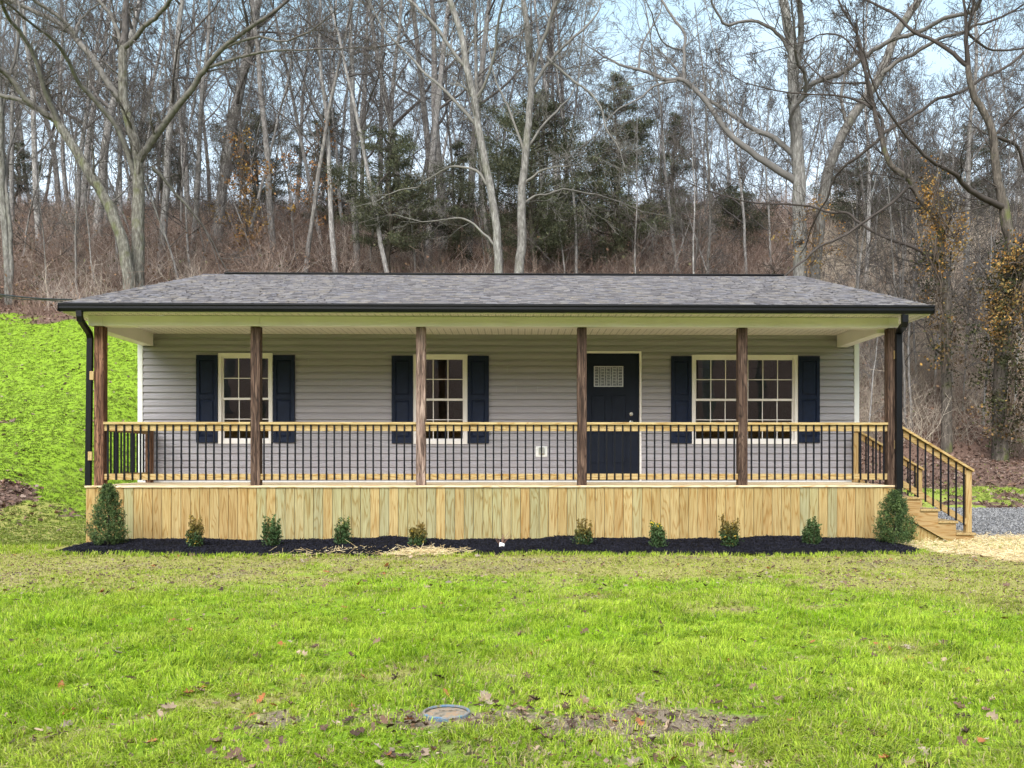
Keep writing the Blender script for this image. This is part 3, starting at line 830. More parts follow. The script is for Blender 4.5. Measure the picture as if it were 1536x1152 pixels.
# ------------------------------------------------------------------ trees
def rvec(r): 
    return Vector((r.gauss(0, 1), r.gauss(0, 1), r.gauss(0, 1))).normalized()
def grow(T, r, p, d, L, rad, lvl, spec):
    """spec: per level dict(n children, seg, wander, up, angle, ratio, sides, taper)"""
    s = spec[lvl]
    n = s['seg']; pts = [p.copy()]; rr = [rad]; dirs = [d.copy()]
    cur = p.copy(); dd = d.copy(); rmin = s.get('rmin', .0035)
    for k in range(n):
        dd = (dd + rvec(r) * s['wander'] + Vector((0, 0, s['up']))).normalized()
        cur = cur + dd * (L / n); pts.append(cur.copy()); dirs.append(dd.copy())
        rr.append(max(rmin, rad * (1 - (1 - s['tip']) * (k + 1) / n)))
    T.add(pts, rr, s['sides'], s['col'])
    if lvl + 1 >= len(spec): return
    nc = s['n']; nc = int(nc) + (r.random() < nc % 1)
    for c in range(nc):
        u = s['from'] + (1 - s['from']) * (c + r.random()) / nc
        k = min(int(u * n), n - 1); f = u * n - k
        q = pts[k].lerp(pts[k + 1], f); base = dirs[k + 1]
        perp = base.cross(rvec(r)).normalized(); ang = R(r.uniform(*s['angle']))
        nd = (base * math.cos(ang) + perp * math.sin(ang)).normalized()
        cr = (rr[k] * (1 - f) + rr[k + 1] * f) * s['cr']
        grow(T, r, q, nd, L * s['ratio'] * r.uniform(.6, 1.2) * (1.15 - .55 * u), max(cr, .003), lvl + 1, spec)
TW = [(.105, .092, .085), (.14, .127, .12), (.075, .066, .061)]
def spec_crown(r, big=1., twig=1., tc=None):
    c = tc or r.choice(TW)
    return [
        dict(n=7, seg=6, wander=.22, up=.07, angle=(25, 60), ratio=.55, sides=5, tip=.35, cr=.55, **{'from': .2}, col=c),
        dict(n=5, seg=4, wander=.26, up=.05, angle=(25, 60), ratio=.55, sides=3, tip=.35, cr=.55, **{'from': .15}, col=c, rmin=.007 * twig),
        dict(n=4.2, seg=3, wander=.26, up=.04, angle=(25, 60), ratio=.6, sides=3, tip=.4, cr=.6, **{'from': .15}, col=c, rmin=.0085 * twig),
        dict(n=1.6, seg=2, wander=.22, up=.03, angle=(25, 55), ratio=.65, sides=3, tip=.6, cr=.7, **{'from': .2}, col=c, rmin=.0075 * twig),
        dict(n=0, seg=2, wander=.2, up=.02, angle=(20, 50), ratio=.6, sides=3, tip=.8, cr=.8, **{'from': .2}, col=c, rmin=.007 * twig)]
def proto_tree(seed, hgt, rad, first, nlimb, limb, lean=.03, limb_up=.5, depth=5):
    r = random.Random(seed); TT, TC = Tubes(), Tubes()
    n = 12; pts = [Vector((0, 0, -.6))]; rr = [rad * 1.25]; d = Vector((r.uniform(-lean, lean), r.uniform(-lean, lean), 1)).normalized(); cur = Vector((0, 0, 0))
    pts.append(cur.copy()); rr.append(rad * 1.12)
    for k in range(n):
        d = (d + rvec(r) * .085 + Vector((0, 0, .04))).normalized(); cur = cur + d * hgt / n; pts.append(cur.copy()); rr.append(rad * (1 - .8 * ((k + 1) / n) ** 1.1))
    TT.add(pts, rr, 8)
    sc = spec_crown(r)[:depth]
    for c in range(nlimb):
        u = first + (1 - first) * ((c + r.random() * .8) / nlimb) ** .9
        k = min(int(u * n) + 1, n); q = pts[k].lerp(pts[k + 1], (u * n) % 1)
        a = r.uniform(0, 2 * math.pi); up = limb_up * r.uniform(.5, 1.7)
        nd = Vector((math.cos(a), math.sin(a), up)).normalized()
        grow(TC, r, q, nd, limb * r.uniform(.6, 1.25) * (1.15 - .6 * (u - first) / (1 - first)), rr[k] * r.uniform(.35, .6), 0, sc)
    return TT, TC
def tree_from(TT, TC, name, loc, label, cat='tree', group=None, bark='bark_far', extra=None):
    e = empty(name, loc); tag(e, label, cat, group)
    TT.build('trunk', MAT[bark], e); TC.build('crown', MAT['twig'], e)
    return e
def copy_tree(e, loc, rz, sc, label=None, group=None):
    c = e.copy(); COL.objects.link(c); c.location = loc; c.rotation_euler = (0, 0, rz); c.scale = (sc, sc, sc)
    if label: c['label'] = label
    if group: c['group'] = group
    for ch in e.children:
        k = ch.copy(); COL.objects.link(k); k.parent = c
    return c

# ---- traced trees: photo outline carried to a real distance, each limb drifting in depth
def catmull(pts, m):
    out = []; n = len(pts)
    for i in range(n - 1):
        p0 = pts[max(i - 1, 0)]; p1 = pts[i]; p2 = pts[i + 1]; p3 = pts[min(i + 2, n - 1)]
        for k in range(m):
            t_ = k / m; t2, t3 = t_ * t_, t_ ** 3
            out.append(tuple(.5 * (2 * p1[j] + (p2[j] - p0[j]) * t_ + (2 * p0[j] - 5 * p1[j] + 4 * p2[j] - p3[j]) * t2 + (3 * p1[j] - p0[j] - 3 * p2[j] + p3[j]) * t3) for j in range(len(p1))))
    out.append(tuple(pts[-1])); return out
def traced(name, label, Y0, trunks, limbs, bark, seed, tw=.16, dens=1., tc=None, group=None):
    r = random.Random(seed); TT, TC = Tubes(), Tubes(); done = []
    base = P(trunks[0][0][0][0], trunks[0][0][0][1], Y0); gz = h(base.x, Y0); O = Vector((base.x, Y0, gz))
    twspec = spec_crown(r, tc=tc)
    for li, (pp, r0, r1) in enumerate(trunks + limbs):
        is_t = li < len(trunks)
        # attachment depth
        yst = Y0
        if done:
            bd = 1e9
            for (qx, qy, qY) in done:
                dd = (qx - pp[0][0]) ** 2 + (qy - pp[0][1]) ** 2
                if dd < bd: bd, yst = dd, qY
            if bd > 900 and is_t: yst = Y0
        L = sum(math.hypot(pp[i + 1][0] - pp[i][0], pp[i + 1][1] - pp[i][1]) for i in range(len(pp) - 1)) * scale_at(Y0)
        drift = (0 if is_t else r.choice((-1, 1)) * r.uniform(.25, .55) * L)
        n = len(pp); cp = [(x, y, yst + drift * (i / (n - 1)) ** 1.3 if n > 1 else yst) for i, (x, y) in enumerate(pp)]
        cp = catmull(cp, 3)
        jit = 0 if False else .9
        cp = [(x + r.uniform(-jit, jit) * (0 < i < len(cp) - 1), y + r.uniform(-jit, jit) * (0 < i < len(cp) - 1), Yq) for i, (x, y, Yq) in enumerate(cp)]
        done += cp[::1]
        pts = [P(x, y, Yq) - O for (x, y, Yq) in cp]; m = len(pts)
        rad = [(r0 + (r1 - r0) * (i / (m - 1)) ** .8) * scale_at(Y0) for i in range(m)]
        if is_t and li == 0 or (is_t and pp[0][1] > 380):
            ptb = pts[0].copy(); g0 = h(pts[0].x + O.x, O.y) - gz; add = []
            if ptb.z > g0 - .3: add = [Vector((ptb.x, ptb.y, g0 - .5))]
            if ptb.z > g0 + 1: add.append(Vector((ptb.x, ptb.y, (g0 + ptb.z) / 2)))
            pts = add + pts; rad = [rad[0] * 1.25, rad[0] * 1.08][:len(add)] + rad
        (TT if is_t else TC).add(pts, rad, 10 if is_t else 7, tc or (.12, .11, .098))
        # twigs sprouting off the limb
        seglen = L; k = max(2, int(seglen * 1.7 * dens)) if not is_t else int(seglen * .5 * dens)
        lo = .0 if not is_t else .45
        for _ in range(k):
            u = lo + (1 - lo) * r.random(); i = min(int(u * (len(pts) - 1)), len(pts) - 2); q = pts[i].lerp(pts[i + 1], r.random())
            dloc = (pts[i + 1] - pts[i]).normalized(); perp = dloc.cross(rvec(r)).normalized(); nd = (dloc * .6 + perp + Vector((0, 0, .35))).normalized()
            grow(TC, r, q, nd, r.uniform(.7, 2.6) * (1 if not is_t else .8), max(.010, rad[i] * r.uniform(.22, .4)), 1 if r.random() < .55 else 2, twspec)
        # leader continues past the traced end
        if pts[-1].z + O.z < EYE + .53 * Y0 or True:
            nd = (pts[-1] - pts[-2]).normalized()
            grow(TC, r, pts[-1], nd, r.uniform(2.5, 4.5), rad[-1], 0 if rad[-1] > .03 else 1, twspec)
    e = empty(name, O); tag(e, label, 'tree', group)
    TT.build('trunk', MAT[bark], e); TC.build('crown', MAT['twig'] if bark != 'bark_grey' else MAT['limb'], e)
    return e
MAT['limb'] = m_attr('lichened_limb', .85, .1, .45, 5., bump=.4)
T1 = traced('oak_tree', 'big pale grey forked tree spreading above the left end of the roof', 36.,
  [([(207, 440), (207, 330), (208, 290), (206, 234), (193, 182), (185, 146), (184, 104), (184, 70)], 10, 6)],
  [([(184, 72), (200, 60), (216, 40), (232, 28), (250, 8), (262, -8)], 4.2, 2.6), ([(184, 72), (177, 47), (167, 23), (156, 10), (140, -10)], 3.8, 2.4),
   ([(207, 245), (216, 229), (234, 203), (260, 167), (286, 135), (307, 104), (333, 73), (365, 49), (400, 26)], 6.5, 2.6),
   ([(333, 73), (365, 60), (391, 55), (415, 62)], 2.4, 1.4), ([(307, 102), (346, 90), (378, 81), (400, 78), (430, 75)], 2.5, 1.4),
   ([(185, 150), (172, 138), (156, 115), (138, 86), (120, 65), (104, 47), (78, 29), (52, 18), (21, 3), (-10, -10)], 6, 3),
   ([(114, 60), (112, 50), (86, 23), (57, 5), (44, -8)], 3.8, 2.5), ([(113, 62), (116, 40), (126, 24), (150, 5)], 2.2, 1.2),
   ([(205, 275), (193, 234), (177, 193), (146, 154), (122, 128), (109, 104), (96, 81), (80, 60), (60, 45)], 4.8, 2),
   ([(228, 250), (246, 268), (262, 290), (286, 315)], 2.6, 2.0)], 'bark_grey', 1)
T1b = traced('leaning_tree', 'grey mossy trunk leaning far to the left beside the big forked tree', 35.4,
  [([(196, 440), (190, 395), (182, 356), (167, 317), (154, 291), (130, 252), (108, 216), (86, 182)], 9.5, 6.5)],
  [([(86, 182), (62, 166), (39, 148), (16, 117), (0, 104), (-15, 95)], 5.5, 3.2), ([(80, 178), (50, 160), (28, 150), (0, 143), (-15, 138)], 4, 3),
   ([(92, 190), (78, 161), (65, 130), (52, 86), (34, 52), (16, 31), (5, 10)], 4, 2.4), ([(167, 317), (172, 300), (186, 288)], 1.6, 1.)], 'bark_grey', 2)
T2a = traced('shagbark_tree', 'slim shaggy grey tree bending left above the middle of the ridge', 36.5,
  [([(748, 415), (747, 371), (743, 332), (738, 296), (729, 250), (718, 195), (711, 146), (700, 104), (695, 65), (685, 31), (674, 0), (668, -15)], 6.5, 4.2)],
  [([(697, 99), (674, 70), (653, 39), (630, 16), (614, 0), (600, -14)], 3, 2), ([(717, 192), (690, 160), (661, 130), (638, 112), (622, 91), (590, 60)], 2.6, 1.6),
   ([(730, 277), (715, 257), (689, 250), (668, 254), (639, 270), (626, 281), (600, 285)], 2.3, 1.), ([(744, 369), (725, 350), (704, 332), (681, 327), (657, 331)], 2.3, 1.),
   ([(712, 150), (730, 120), (742, 80), (746, 40), (755, 0)], 2.6, 1.6)], 'bark_pale', 3, dens=.8, tc=(.155, .145, .13))
T2b = traced('straight_tree', 'straight pale shaggy tree rising beside the bent one above the ridge', 37.,
  [([(778, 415), (782, 371), (783, 332), (782, 293), (786, 254), (791, 202), (795, 150), (797, 112), (794, 86), (790, 39), (785, 0), (783, -15)], 7.5, 3.6)],
  [([(798, 114), (807, 78), (820, 47), (828, 21), (838, 0), (842, -10)], 3.2, 2), ([(797, 133), (817, 102), (838, 78), (859, 57), (880, 39), (890, 28)], 2.8, 1.6),
   ([(788, 232), (776, 198), (765, 167), (757, 150), (745, 125)], 2.2, 1.4), ([(792, 220), (820, 182), (841, 161), (856, 144)], 2, 1.2),
   ([(785, 306), (803, 294), (824, 291), (845, 283), (873, 288), (900, 293)], 1.8, .9), ([(787, 276), (795, 268), (814, 255), (834, 250), (850, 250)], 2.2, 1.),
   ([(820, 85), (840, 105), (862, 122), (895, 150), (905, 175)], 2.2, 1.4)], 'bark_pale', 4, dens=.8, tc=(.155, .145, .13))
T3 = traced('sycamore_tree', 'thick upright pale tree above the right half of the roof with long drooping limbs', 38.,
  [([(1200, 430), (1199, 300), (1197, 247), (1195, 208), (1192, 169), (1190, 130), (1189, 91), (1188, 65), (1182, 39), (1175, 0), (1172, -15)], 11, 6.5)],
  [([(1192, 120), (1200, 65), (1201, 26), (1198, 0), (1197, -12)], 5, 4),
   ([(1197, 275), (1160, 250), (1125, 227), (1093, 200), (1072, 172), (1054, 146), (1026, 120), (1000, 120), (979, 112), (958, 104), (942, 101)], 6, 2.2),
   ([(1195, 238), (1160, 206), (1132, 195), (1106, 177), (1080, 161), (1052, 143)], 4.6, 2.6),
   ([(1026, 120), (1026, 95), (1026, 73), (1026, 49), (1007, 23), (992, 0), (985, -12)], 3, 1.8), ([(1015, 122), (981, 130), (963, 146), (942, 156), (927, 164)], 1.9, 1.1),
   ([(1026, 75), (1000, 68), (985, 45), (978, 20)], 1.6, 1.), ([(958, 104), (962, 70), (975, 45), (990, 20)], 2., 1.2),
   ([(1189, 95), (1178, 65), (1165, 49), (1152, 39), (1127, 31), (1106, 34), (1088, 37), (1078, 22), (1068, 5)], 3.2, 1.6),
   ([(1192, 150), (1204, 146), (1214, 128), (1240, 117), (1266, 107), (1292, 89), (1318, 70), (1344, 57), (1370, 51), (1396, 39), (1417, 26), (1448, 21), (1465, 12), (1472, -5)], 4.4, 2.4),
   ([(1195, 260), (1189, 203), (1185, 182), (1192, 161), (1206, 146), (1209, 130), (1206, 109), (1196, 94)], 3.2, 2.4)], 'bark_pale', 5, tc=(.14, .13, .12))
T4 = traced('slanting_tree', 'pale thick trunk slanting up to the right behind the right roof end', 42.,
  [([(1222, 420), (1230, 330), (1240, 265), (1250, 234), (1271, 188), (1292, 156), (1313, 125), (1329, 91), (1344, 52), (1363, 23), (1378, 0), (1386, -14)], 8.5, 5.5)],
  [([(1314, 118), (1344, 94), (1370, 81), (1396, 65), (1417, 55), (1443, 49), (1459, 39), (1480, 34)], 3.6, 1.8), ([(1271, 190), (1262, 150), (1268, 110), (1280, 80)], 3., 1.8)], 'bark_pale', 6, dens=.8)
T5 = traced('crooked_tree', 'dark crooked tree with twisting limbs standing at the brush edge right of the stairs', 31.5,
  [([(1420, 655), (1420, 550), (1420, 484), (1419, 445), (1411, 410), (1412, 360), (1404, 328), (1381, 299), (1365, 270), (1342, 253), (1329, 234), (1323, 208)], 8, 3.8)],
  [([(1323, 208), (1323, 180), (1305, 161), (1277, 148), (1248, 142), (1209, 141)], 2.9, 1.3), ([(1324, 200), (1355, 182), (1381, 167), (1407, 148), (1443, 138), (1475, 117), (1508, 102), (1536, 78), (1550, 65)], 2.8, 2.),
   ([(1321, 206), (1292, 232), (1266, 250), (1251, 268), (1240, 300)], 2.6, 1.5), ([(1305, 161), (1303, 140), (1300, 117), (1295, 86), (1287, 55), (1274, 29), (1261, 8)], 3., 1.6),
   ([(1412, 395), (1386, 378), (1360, 367), (1329, 357), (1292, 336), (1271, 320), (1245, 319), (1214, 310), (1175, 306), (1136, 305)], 3.2, 1.3),
   ([(1375, 290), (1362, 281), (1344, 299), (1318, 318), (1292, 336), (1261, 357), (1227, 371), (1210, 388)], 2.4, 1.6),
   ([(1416, 532), (1409, 529), (1396, 516), (1389, 497), (1376, 484)], 1.8, 1.1), ([(1300, 125), (1270, 125), (1240, 122), (1215, 100)], 1.8, 1.), ([(1297, 95), (1270, 60), (1240, 50), (1210, 62)], 1.6, .9)], 'bark_dark', 7, tc=(.06, .05, .044), dens=.9)
T6 = traced('vine_clad_tree', 'dark tree with broken mossy limb at the far right edge', 30.5,
  [([(1500, 660), (1500, 560), (1508, 450), (1518, 372), (1511, 341), (1506, 312), (1500, 286), (1493, 247), (1490, 203), (1475, 167), (1459, 138), (1452, 99)], 11, 4)],
  [([(1452, 99), (1430, 81), (1402, 62), (1370, 47), (1344, 23), (1318, 8), (1297, 0)], 3.6, 1.6),
   ([(1505, 312), (1493, 305), (1469, 294), (1448, 279), (1433, 262), (1412, 250), (1386, 232), (1350, 193), (1318, 146)], 5.5, 1.5),
   ([(1453, 93), (1448, 60), (1456, 26), (1460, 0), (1462, -10)], 2.6, 1.8), ([(1491, 205), (1512, 180), (1536, 160), (1550, 150)], 2.2, 1.4), ([(1452, 50), (1480, 72), (1510, 76), (1545, 70)], 2., 1.4),
   ([(1492, 205), (1515, 212), (1530, 228), (1545, 290)], 2.4, 2.4)], 'bark_dark', 8, tc=(.06, .05, .044), dens=.9)
T8 = traced('edge_tree', 'pale birch-like trunk pair at the far left edge of the brush', 37.,
  [([(14, 500), (12, 420), (6, 330), (2, 250), (0, 165), (-4, 100), (-6, 40)], 5.5, 4), ([(16, 480), (17, 400), (14, 330), (10, 290)], 3.5, 2.5)],
  [([(1, 180), (12, 120), (24, 80), (30, 20), (26, -10)], 2.6, 1.6)], 'bark_pale', 9, dens=.6)
print('traced ok')

# ---- generic hillside trees
protos = []
for i, a in enumerate([(101, 23, .25, .30, 9, 6.2, .07, .8, 4), (102, 25, .21, .34, 10, 5.6, .10, .8, 4), (103, 21, .17, .24, 11, 5.4, .12, .8, 4),
                       (104, 24, .30, .30, 8, 7.2, .05, .7, 4), (105, 21, .13, .25, 12, 4.6, .14, .9, 4), (106, 18, .10, .2, 13, 4.0, .14, .8, 4), (107, 14, .075, .18, 13, 3.2, .16, 1.1, 4)]):
    protos.append(proto_tree(*a))
# (px of trunk, depth, proto, scale, label)
R1 = random.Random(77)
GL = 'tall bare grey tree among many others on the brushy hillside'
GG = 'bare trees on the wooded hillside'
named = [(325, 47, 3, 1.0, 'thick pale straight tree left of the roof ridge, behind the forked tree'), (145, 50, 0, 1.05, 'thick grey trunk seen between the leaning trunk and the forked tree'),
         (366, 45, 5, .95, 'dark narrow tree with brown leaves beside the left end of the ridge'), (458, 44, 4, .95, 'slender pale tree above the left third of the ridge'),
         (536, 46, 1, .9, 'bare pale tree just left of the round dark cedar'), (640, 49, 1, 1.05, 'grey tree dividing into two stems behind the round cedar'),
         (664, 51, 3, 1.0, 'thick slightly leaning grey tree between the two central cedars'), (288, 46, 2, .9, 'slim tree standing just right of the big forked tree'),
         (1296, 46, 4, .9, 'thin pale tree behind the crossing dark branches'), (1448, 46, 2, .9, 'slim grey tree between the crooked tree and the right edge')]
first = {}
def place(pi, x, y, sc, label, group=None, rz=None, name='bare_tree'):
    z = h(x, y)
    if pi not in first:
        e = tree_from(*protos[pi], name, (x, y, z), label, 'tree', group, 'bark_far'); e.scale = (sc,) * 3; first[pi] = e
        e.rotation_euler = (0, 0, rz or 0)
    else:
        e = copy_tree(first[pi], (x, y, z), rz if rz is not None else R1.uniform(0, 6.28), sc, label)
        if group: e['group'] = group
        elif 'group' in e: del e['group']
        e.name = name
    return e
for (px, Y, pi, sc, lab) in named: place(pi, X_(px, Y), Y, sc, lab)
named += [(412, 45, 1, .9, 'grey leaning tree above the roof between the ridge end and the slender pale tree'), (505, 43, 2, .9, 'twisting grey tree left of the rounded cedar'),
          (590, 42, 4, .95, 'thin dark tree standing in front of the rounded cedar'), (865, 43, 6, 1.1, 'thin bare tree in front of the tall pointed cedar'), (1060, 44, 5, .8, 'slim bare tree above the roof midway to the thick upright tree'),
          (1120, 47, 6, 1.15, 'thin bare tree just left of the thick upright pale tree'), (240, 44, 1, .95, 'grey tree close behind the big forked tree'), (60, 46, 2, 1.0, 'bare tree seen under the leaning mossy trunk')]
for (px, Y, pi, sc, lab) in named[10:]: place(pi, X_(px, Y), Y, sc, lab)
used = [(X_(n[0], n[1]), n[1]) for n in named]
cnt = 0; tries = 0
while cnt < 128 and tries < 9000:
    tries += 1
    Y = 46 + 32 * R1.random() ** .9; u = R1.uniform(-.62, .60); X = u * Y
    if any((X - a) ** 2 + (Y - b) ** 2 < 3.2 for a, b in used): continue
    right = u > .06; used.append((X, Y)); cnt += 1
    if right: place(R1.choice((4, 5, 5, 6, 6, 6)), X, Y, R1.uniform(.55, .95), GL, GG)
    else: place(R1.choice((0, 1, 1, 2, 2, 4, 4, 5, 6)), X, Y, R1.uniform(.7, 1.1), GL, GG)
# saplings
sap = []
for i in range(5):
    r = random.Random(300 + i); TT, TC = Tubes(), Tubes(); hg = r.uniform(7, 11)
    n = 10; cur = Vector((0, 0, -.3)); d = Vector((r.uniform(-.1, .1), r.uniform(-.1, .1), 1)).normalized(); pts = [cur.copy()]; rr = [.05]
    for k in range(n):
        d = (d + rvec(r) * .09 + Vector((0, 0, .05))).normalized(); cur = cur + d * hg / n; pts.append(cur.copy()); rr.append(.05 * (1 - .85 * (k + 1) / n))
    TT.add(pts, rr, 5); sc = spec_crown(r)[1:]
    for c in range(12):
        k = r.randint(2, n - 1); q = pts[k].lerp(pts[k + 1], r.random()); a = r.uniform(0, 6.28)
        grow(TC, r, q, Vector((math.cos(a), math.sin(a), r.uniform(.6, 2.))).normalized(), r.uniform(1.2, 2.8), rr[k] * .5, 0, sc)
    sap.append((TT, TC))
sfirst = {}
SL = 'thin leafless sapling rising out of the brown hillside brush'; SG = 'leafless saplings in the brush'
for k in range(120):
    Y = 37 + 34 * R1.random(); X = R1.uniform(-.62, .60) * Y
    if X > 9 * 1. and R1.random() < .35: Y = R1.uniform(32, 40); X = R1.uniform(.36, .58) * Y
    i = R1.randrange(5); z = h(X, Y); s_ = R1.uniform(.7, 1.25)
    if i not in sfirst:
        e = tree_from(*sap[i], 'sapling', (X, Y, z), SL, 'sapling', SG, 'bark_far'); sfirst[i] = e; e.scale = (s_,) * 3
    else: copy_tree(sfirst[i], (X, Y, z), R1.uniform(0, 6.28), s_)
# trees across the road behind the camera, seen only as reflections in the glass
BL = 'bare tree behind the photographer, mirrored in the window panes'; BG = 'bare trees mirrored in the windows'
for k in range(16):
    x = -22 + 44 * (k + R1.random() * .7) / 16; y = R1.uniform(-34, -16)
    e = copy_tree(first[R1.randrange(5)], (x, y, h(x, y)), R1.uniform(0, 6.28), R1.uniform(.75, 1.05), BL, BG)
for (e_, x, y, rz, sc_) in ((T3, 9.2, -12.5, 2.2, .8), (T2b, -12.5, -13, 1., .8), (T3, -6.5, -15, .4, .8), (T2a, 6.2, -14, 2., .8), (T2b, 12.5, -15, 3., .8), (T3, 2, -17, 5., .75)):
    c_ = copy_tree(e_, (x, y, h(x, y)), rz, sc_, 'pale tree behind the photographer, mirrored in the window panes', 'pale trees mirrored in the windows')
print('generic ok')

# ------------------------------------------------------------------ leaf card clouds
def cards(centers, size, rs, aspect=.45, up=.0, colors=None, flat=None):
    """one small folded leaf face (quad) per centre"""
    n = len(centers); a = rs.normal(size=(n, 3)); a[:, 2] += up; a /= np.linalg.norm(a, axis=1, keepdims=True)
    b = np.cross(a, rs.normal(size=(n, 3))); b /= np.linalg.norm(b, axis=1, keepdims=True) + 1e-9
    s = (size * rs.uniform(.6, 1.4, n))[:, None]
    V = np.stack([centers - a * s * .5, centers + b * s * aspect * .5, centers + a * s * .5, centers - b * s * aspect * .5], 1).reshape(-1, 3)
    F_ = np.arange(4 * n).reshape(-1, 4)
    return V, F_, (np.repeat(colors, 4, axis=0) if colors is not None else None)

def cedar(name, label, px, pytop, pybase, wpx, Y, seed, dens=1., tone=1., shape='cone', group=None):
    rs = np.random.RandomState(seed); r = random.Random(seed)
    x = X_(px, Y); g = h(x, Y); top = Z_(px, pytop, Y); Hh = top - g; W = wpx / 2 * scale_at(Y)
    z0 = max(.4, Z_(px, pybase, Y) - g)
    e = empty(name, (x, Y, g)); tag(e, label, 'tree', group)
    T = Tubes(); n = 9; pts = [Vector((r.gauss(0, .12) * (k > 0), r.gauss(0, .12) * (k > 0), -.5 + (Hh + .3) * k / n)) for k in range(n + 1)]
    T.add(pts, [.22 * (1 - .93 * k / n) for k in range(n + 1)], 7)
    T.build('trunk', MAT['bark_dark'], e)
    Vs, Cs = [], []
    TB = Tubes(); nb = int(80 * dens)
    for k in range(nb):
        u = ((k + r.random()) / nb) ** .95; zz = z0 + (Hh - z0) * u
        prof = (1 - u) ** .75 * (.55 + .45 * min(1, u / .25)) if shape == 'cone' else math.sin(math.pi * min(1, (.12 + .86 * u))) ** .7
        L = W * prof * r.uniform(.45, 1.35) + .15; a = r.uniform(0, 6.28)
        d = Vector((math.cos(a), math.sin(a), r.uniform(.05, .6))); st_ = Vector((0, 0, zz - L * .25))
        end = st_ + d * L; mid = st_.lerp(end, .5) + Vector((0, 0, L * .06))
        TB.add([st_, mid, end], [.03, .018, .006], 4, (.07, .055, .045))
        m = int(12 * max(L, .6))
        tone_b = r.uniform(.55, 1.3) * tone
        for j in range(m):
            f = .25 + .8 * r.random() ** .8; q = st_.lerp(end, f); sp_ = .13 * L * (1.25 - f) + .10
            nq = 22; c = np.array(q)[None, :] + rs.normal(size=(nq, 3)) * np.array([sp_, sp_, sp_ * .55])
            Vs.append(c); base = np.array([.060, .068, .038]) if r.random() < .6 else np.array([.105, .108, .058])
            Cs.append(np.tile(base * tone_b * r.uniform(.75, 1.25), (nq, 1)))
    TB.build('branches', MAT['twig'], e)
    c = np.concatenate(Vs); col = np.concatenate(Cs) * rs.uniform(.75, 1.25, (len(c), 1))
    V, F_, C_ = cards(c, .14, rs, .2, .5, col)
    link('crown', np_mesh('crown', V, F_, C_), MAT['foliage'], e)
    return e
cedar('cedar_tree', 'rounded dark green cedar above the roof left of the two shaggy trees', 585, 200, 372, 150, 43, 1, shape='round')
cedar('cedar_tree', 'broad dark cedar behind the straight pale shaggy tree', 800, 148, 385, 190, 44, 2, 1.4, shape='round')
cedar('cedar_tree', 'tallest pointed green cedar above the door', 925, 110, 385, 190, 46, 3, 1.4, 1.15)
cedar('cedar_tree', 'small thin cedar right of the tallest pointed cedar', 1010, 170, 350, 90, 52, 4, .7, .95)
cedar('cedar_tree', 'narrow cedar squeezed between the round cedar and the bent tree', 690, 215, 385, 90, 48, 12, .8, .9)
cedar('cedar_tree', 'dim cedar behind the slender pale tree at left', 490, 165, 330, 90, 56, 5, .8, .7, 'round')
cedar('cedar_tree', 'dark cedar behind the thick pale tree, left of the ridge', 385, 170, 300, 120, 58, 6, .8, .75, 'round')
cedar('cedar_tree', 'sparse cedar seen through the big forked tree', 240, 175, 280, 130, 62, 7, .7, .75, 'round')
cedar('cedar_tree', 'far dim cedar right of the thick upright pale tree', 1290, 240, 400, 110, 56, 8, .9, .75, 'round')
cedar('cedar_tree', 'far dim cedar behind the orange leaved vine', 1360, 225, 390, 120, 58, 9, .9, .8, 'round')
cedar('cedar_tree', 'far dim cedar near the upper right edge behind the mossy limb', 1455, 190, 380, 120, 60, 10, .9, .65, 'round')
cedar('cedar_tree', 'small dim cedar at the left edge behind the pale trunks', 25, 215, 290, 70, 60, 11, .5, .7, 'round')
cedar('cedar_tree', 'low dim cedar left of the thick upright pale tree', 1105, 280, 400, 110, 54, 13, .7, .7, 'round')
print('cedars ok')

def vine(name, label, cat, path, Y, spread, n, seed, cols, size=.09):
    rs = np.random.RandomState(seed); r = random.Random(seed)
    pts = [P(x, y, Y) for (x, y) in path]; O = pts[0]
    e = empty(name, O); tag(e, label, cat)
    T = Tubes()
    for k in range(5):
        T.add([p - O + Vector((r.gauss(0, .12), -.25 + r.gauss(0, .08), 0)) for p in catmull([tuple(p) for p in pts], 2) for p in [Vector(p)]], [.02] * (2 * (len(pts) - 1) + 1), 4, (.09, .07, .055))
    T.build('stem', MAT['twig'], e)
    m = n // 24; c = []; cc = []
    for k in range(m):
        u = r.random() * (len(pts) - 1); i = int(u); q = pts[i].lerp(pts[min(i + 1, len(pts) - 1)], u - i) - O; sp_ = spread * (.4 + .6 * math.sin(math.pi * u / (len(pts) - 1)))
        q = q + Vector((r.gauss(0, sp_), r.gauss(0, sp_ * .7), r.gauss(0, .35)))
        c.append(np.array(q)[None] + rs.normal(size=(24, 3)) * .16); b = np.array(r.choice(cols)); cc.append(b[None] * rs.uniform(.5, 1.4, (24, 1)))
    V, F_, C_ = cards(np.concatenate(c), size, rs, .7, .2, np.concatenate(cc))
    link('leaves', np_mesh('leaves', V, F_, C_), MAT['leaf'], e)
OR = [(.33, .17, .045), (.38, .22, .06), (.22, .13, .05), (.26, .18, .06)]; DK = [(.03, .035, .015), (.06, .06, .025), (.08, .055, .03), (.04, .035, .02)]
vine('climbing_vine', 'orange leaved vine high on the dark crooked tree', 'vine', [(1395, 275), (1400, 310), (1412, 340), (1425, 360), (1435, 345)], 31.2, 0.30, 1300, 1, OR)
vine('climbing_vine', 'yellow green vine up the lower trunk of the crooked tree', 'vine', [(1416, 560), (1412, 500), (1405, 450), (1400, 400), (1392, 360)], 31.0, 0.33, 1500, 2, OR + DK + DK)
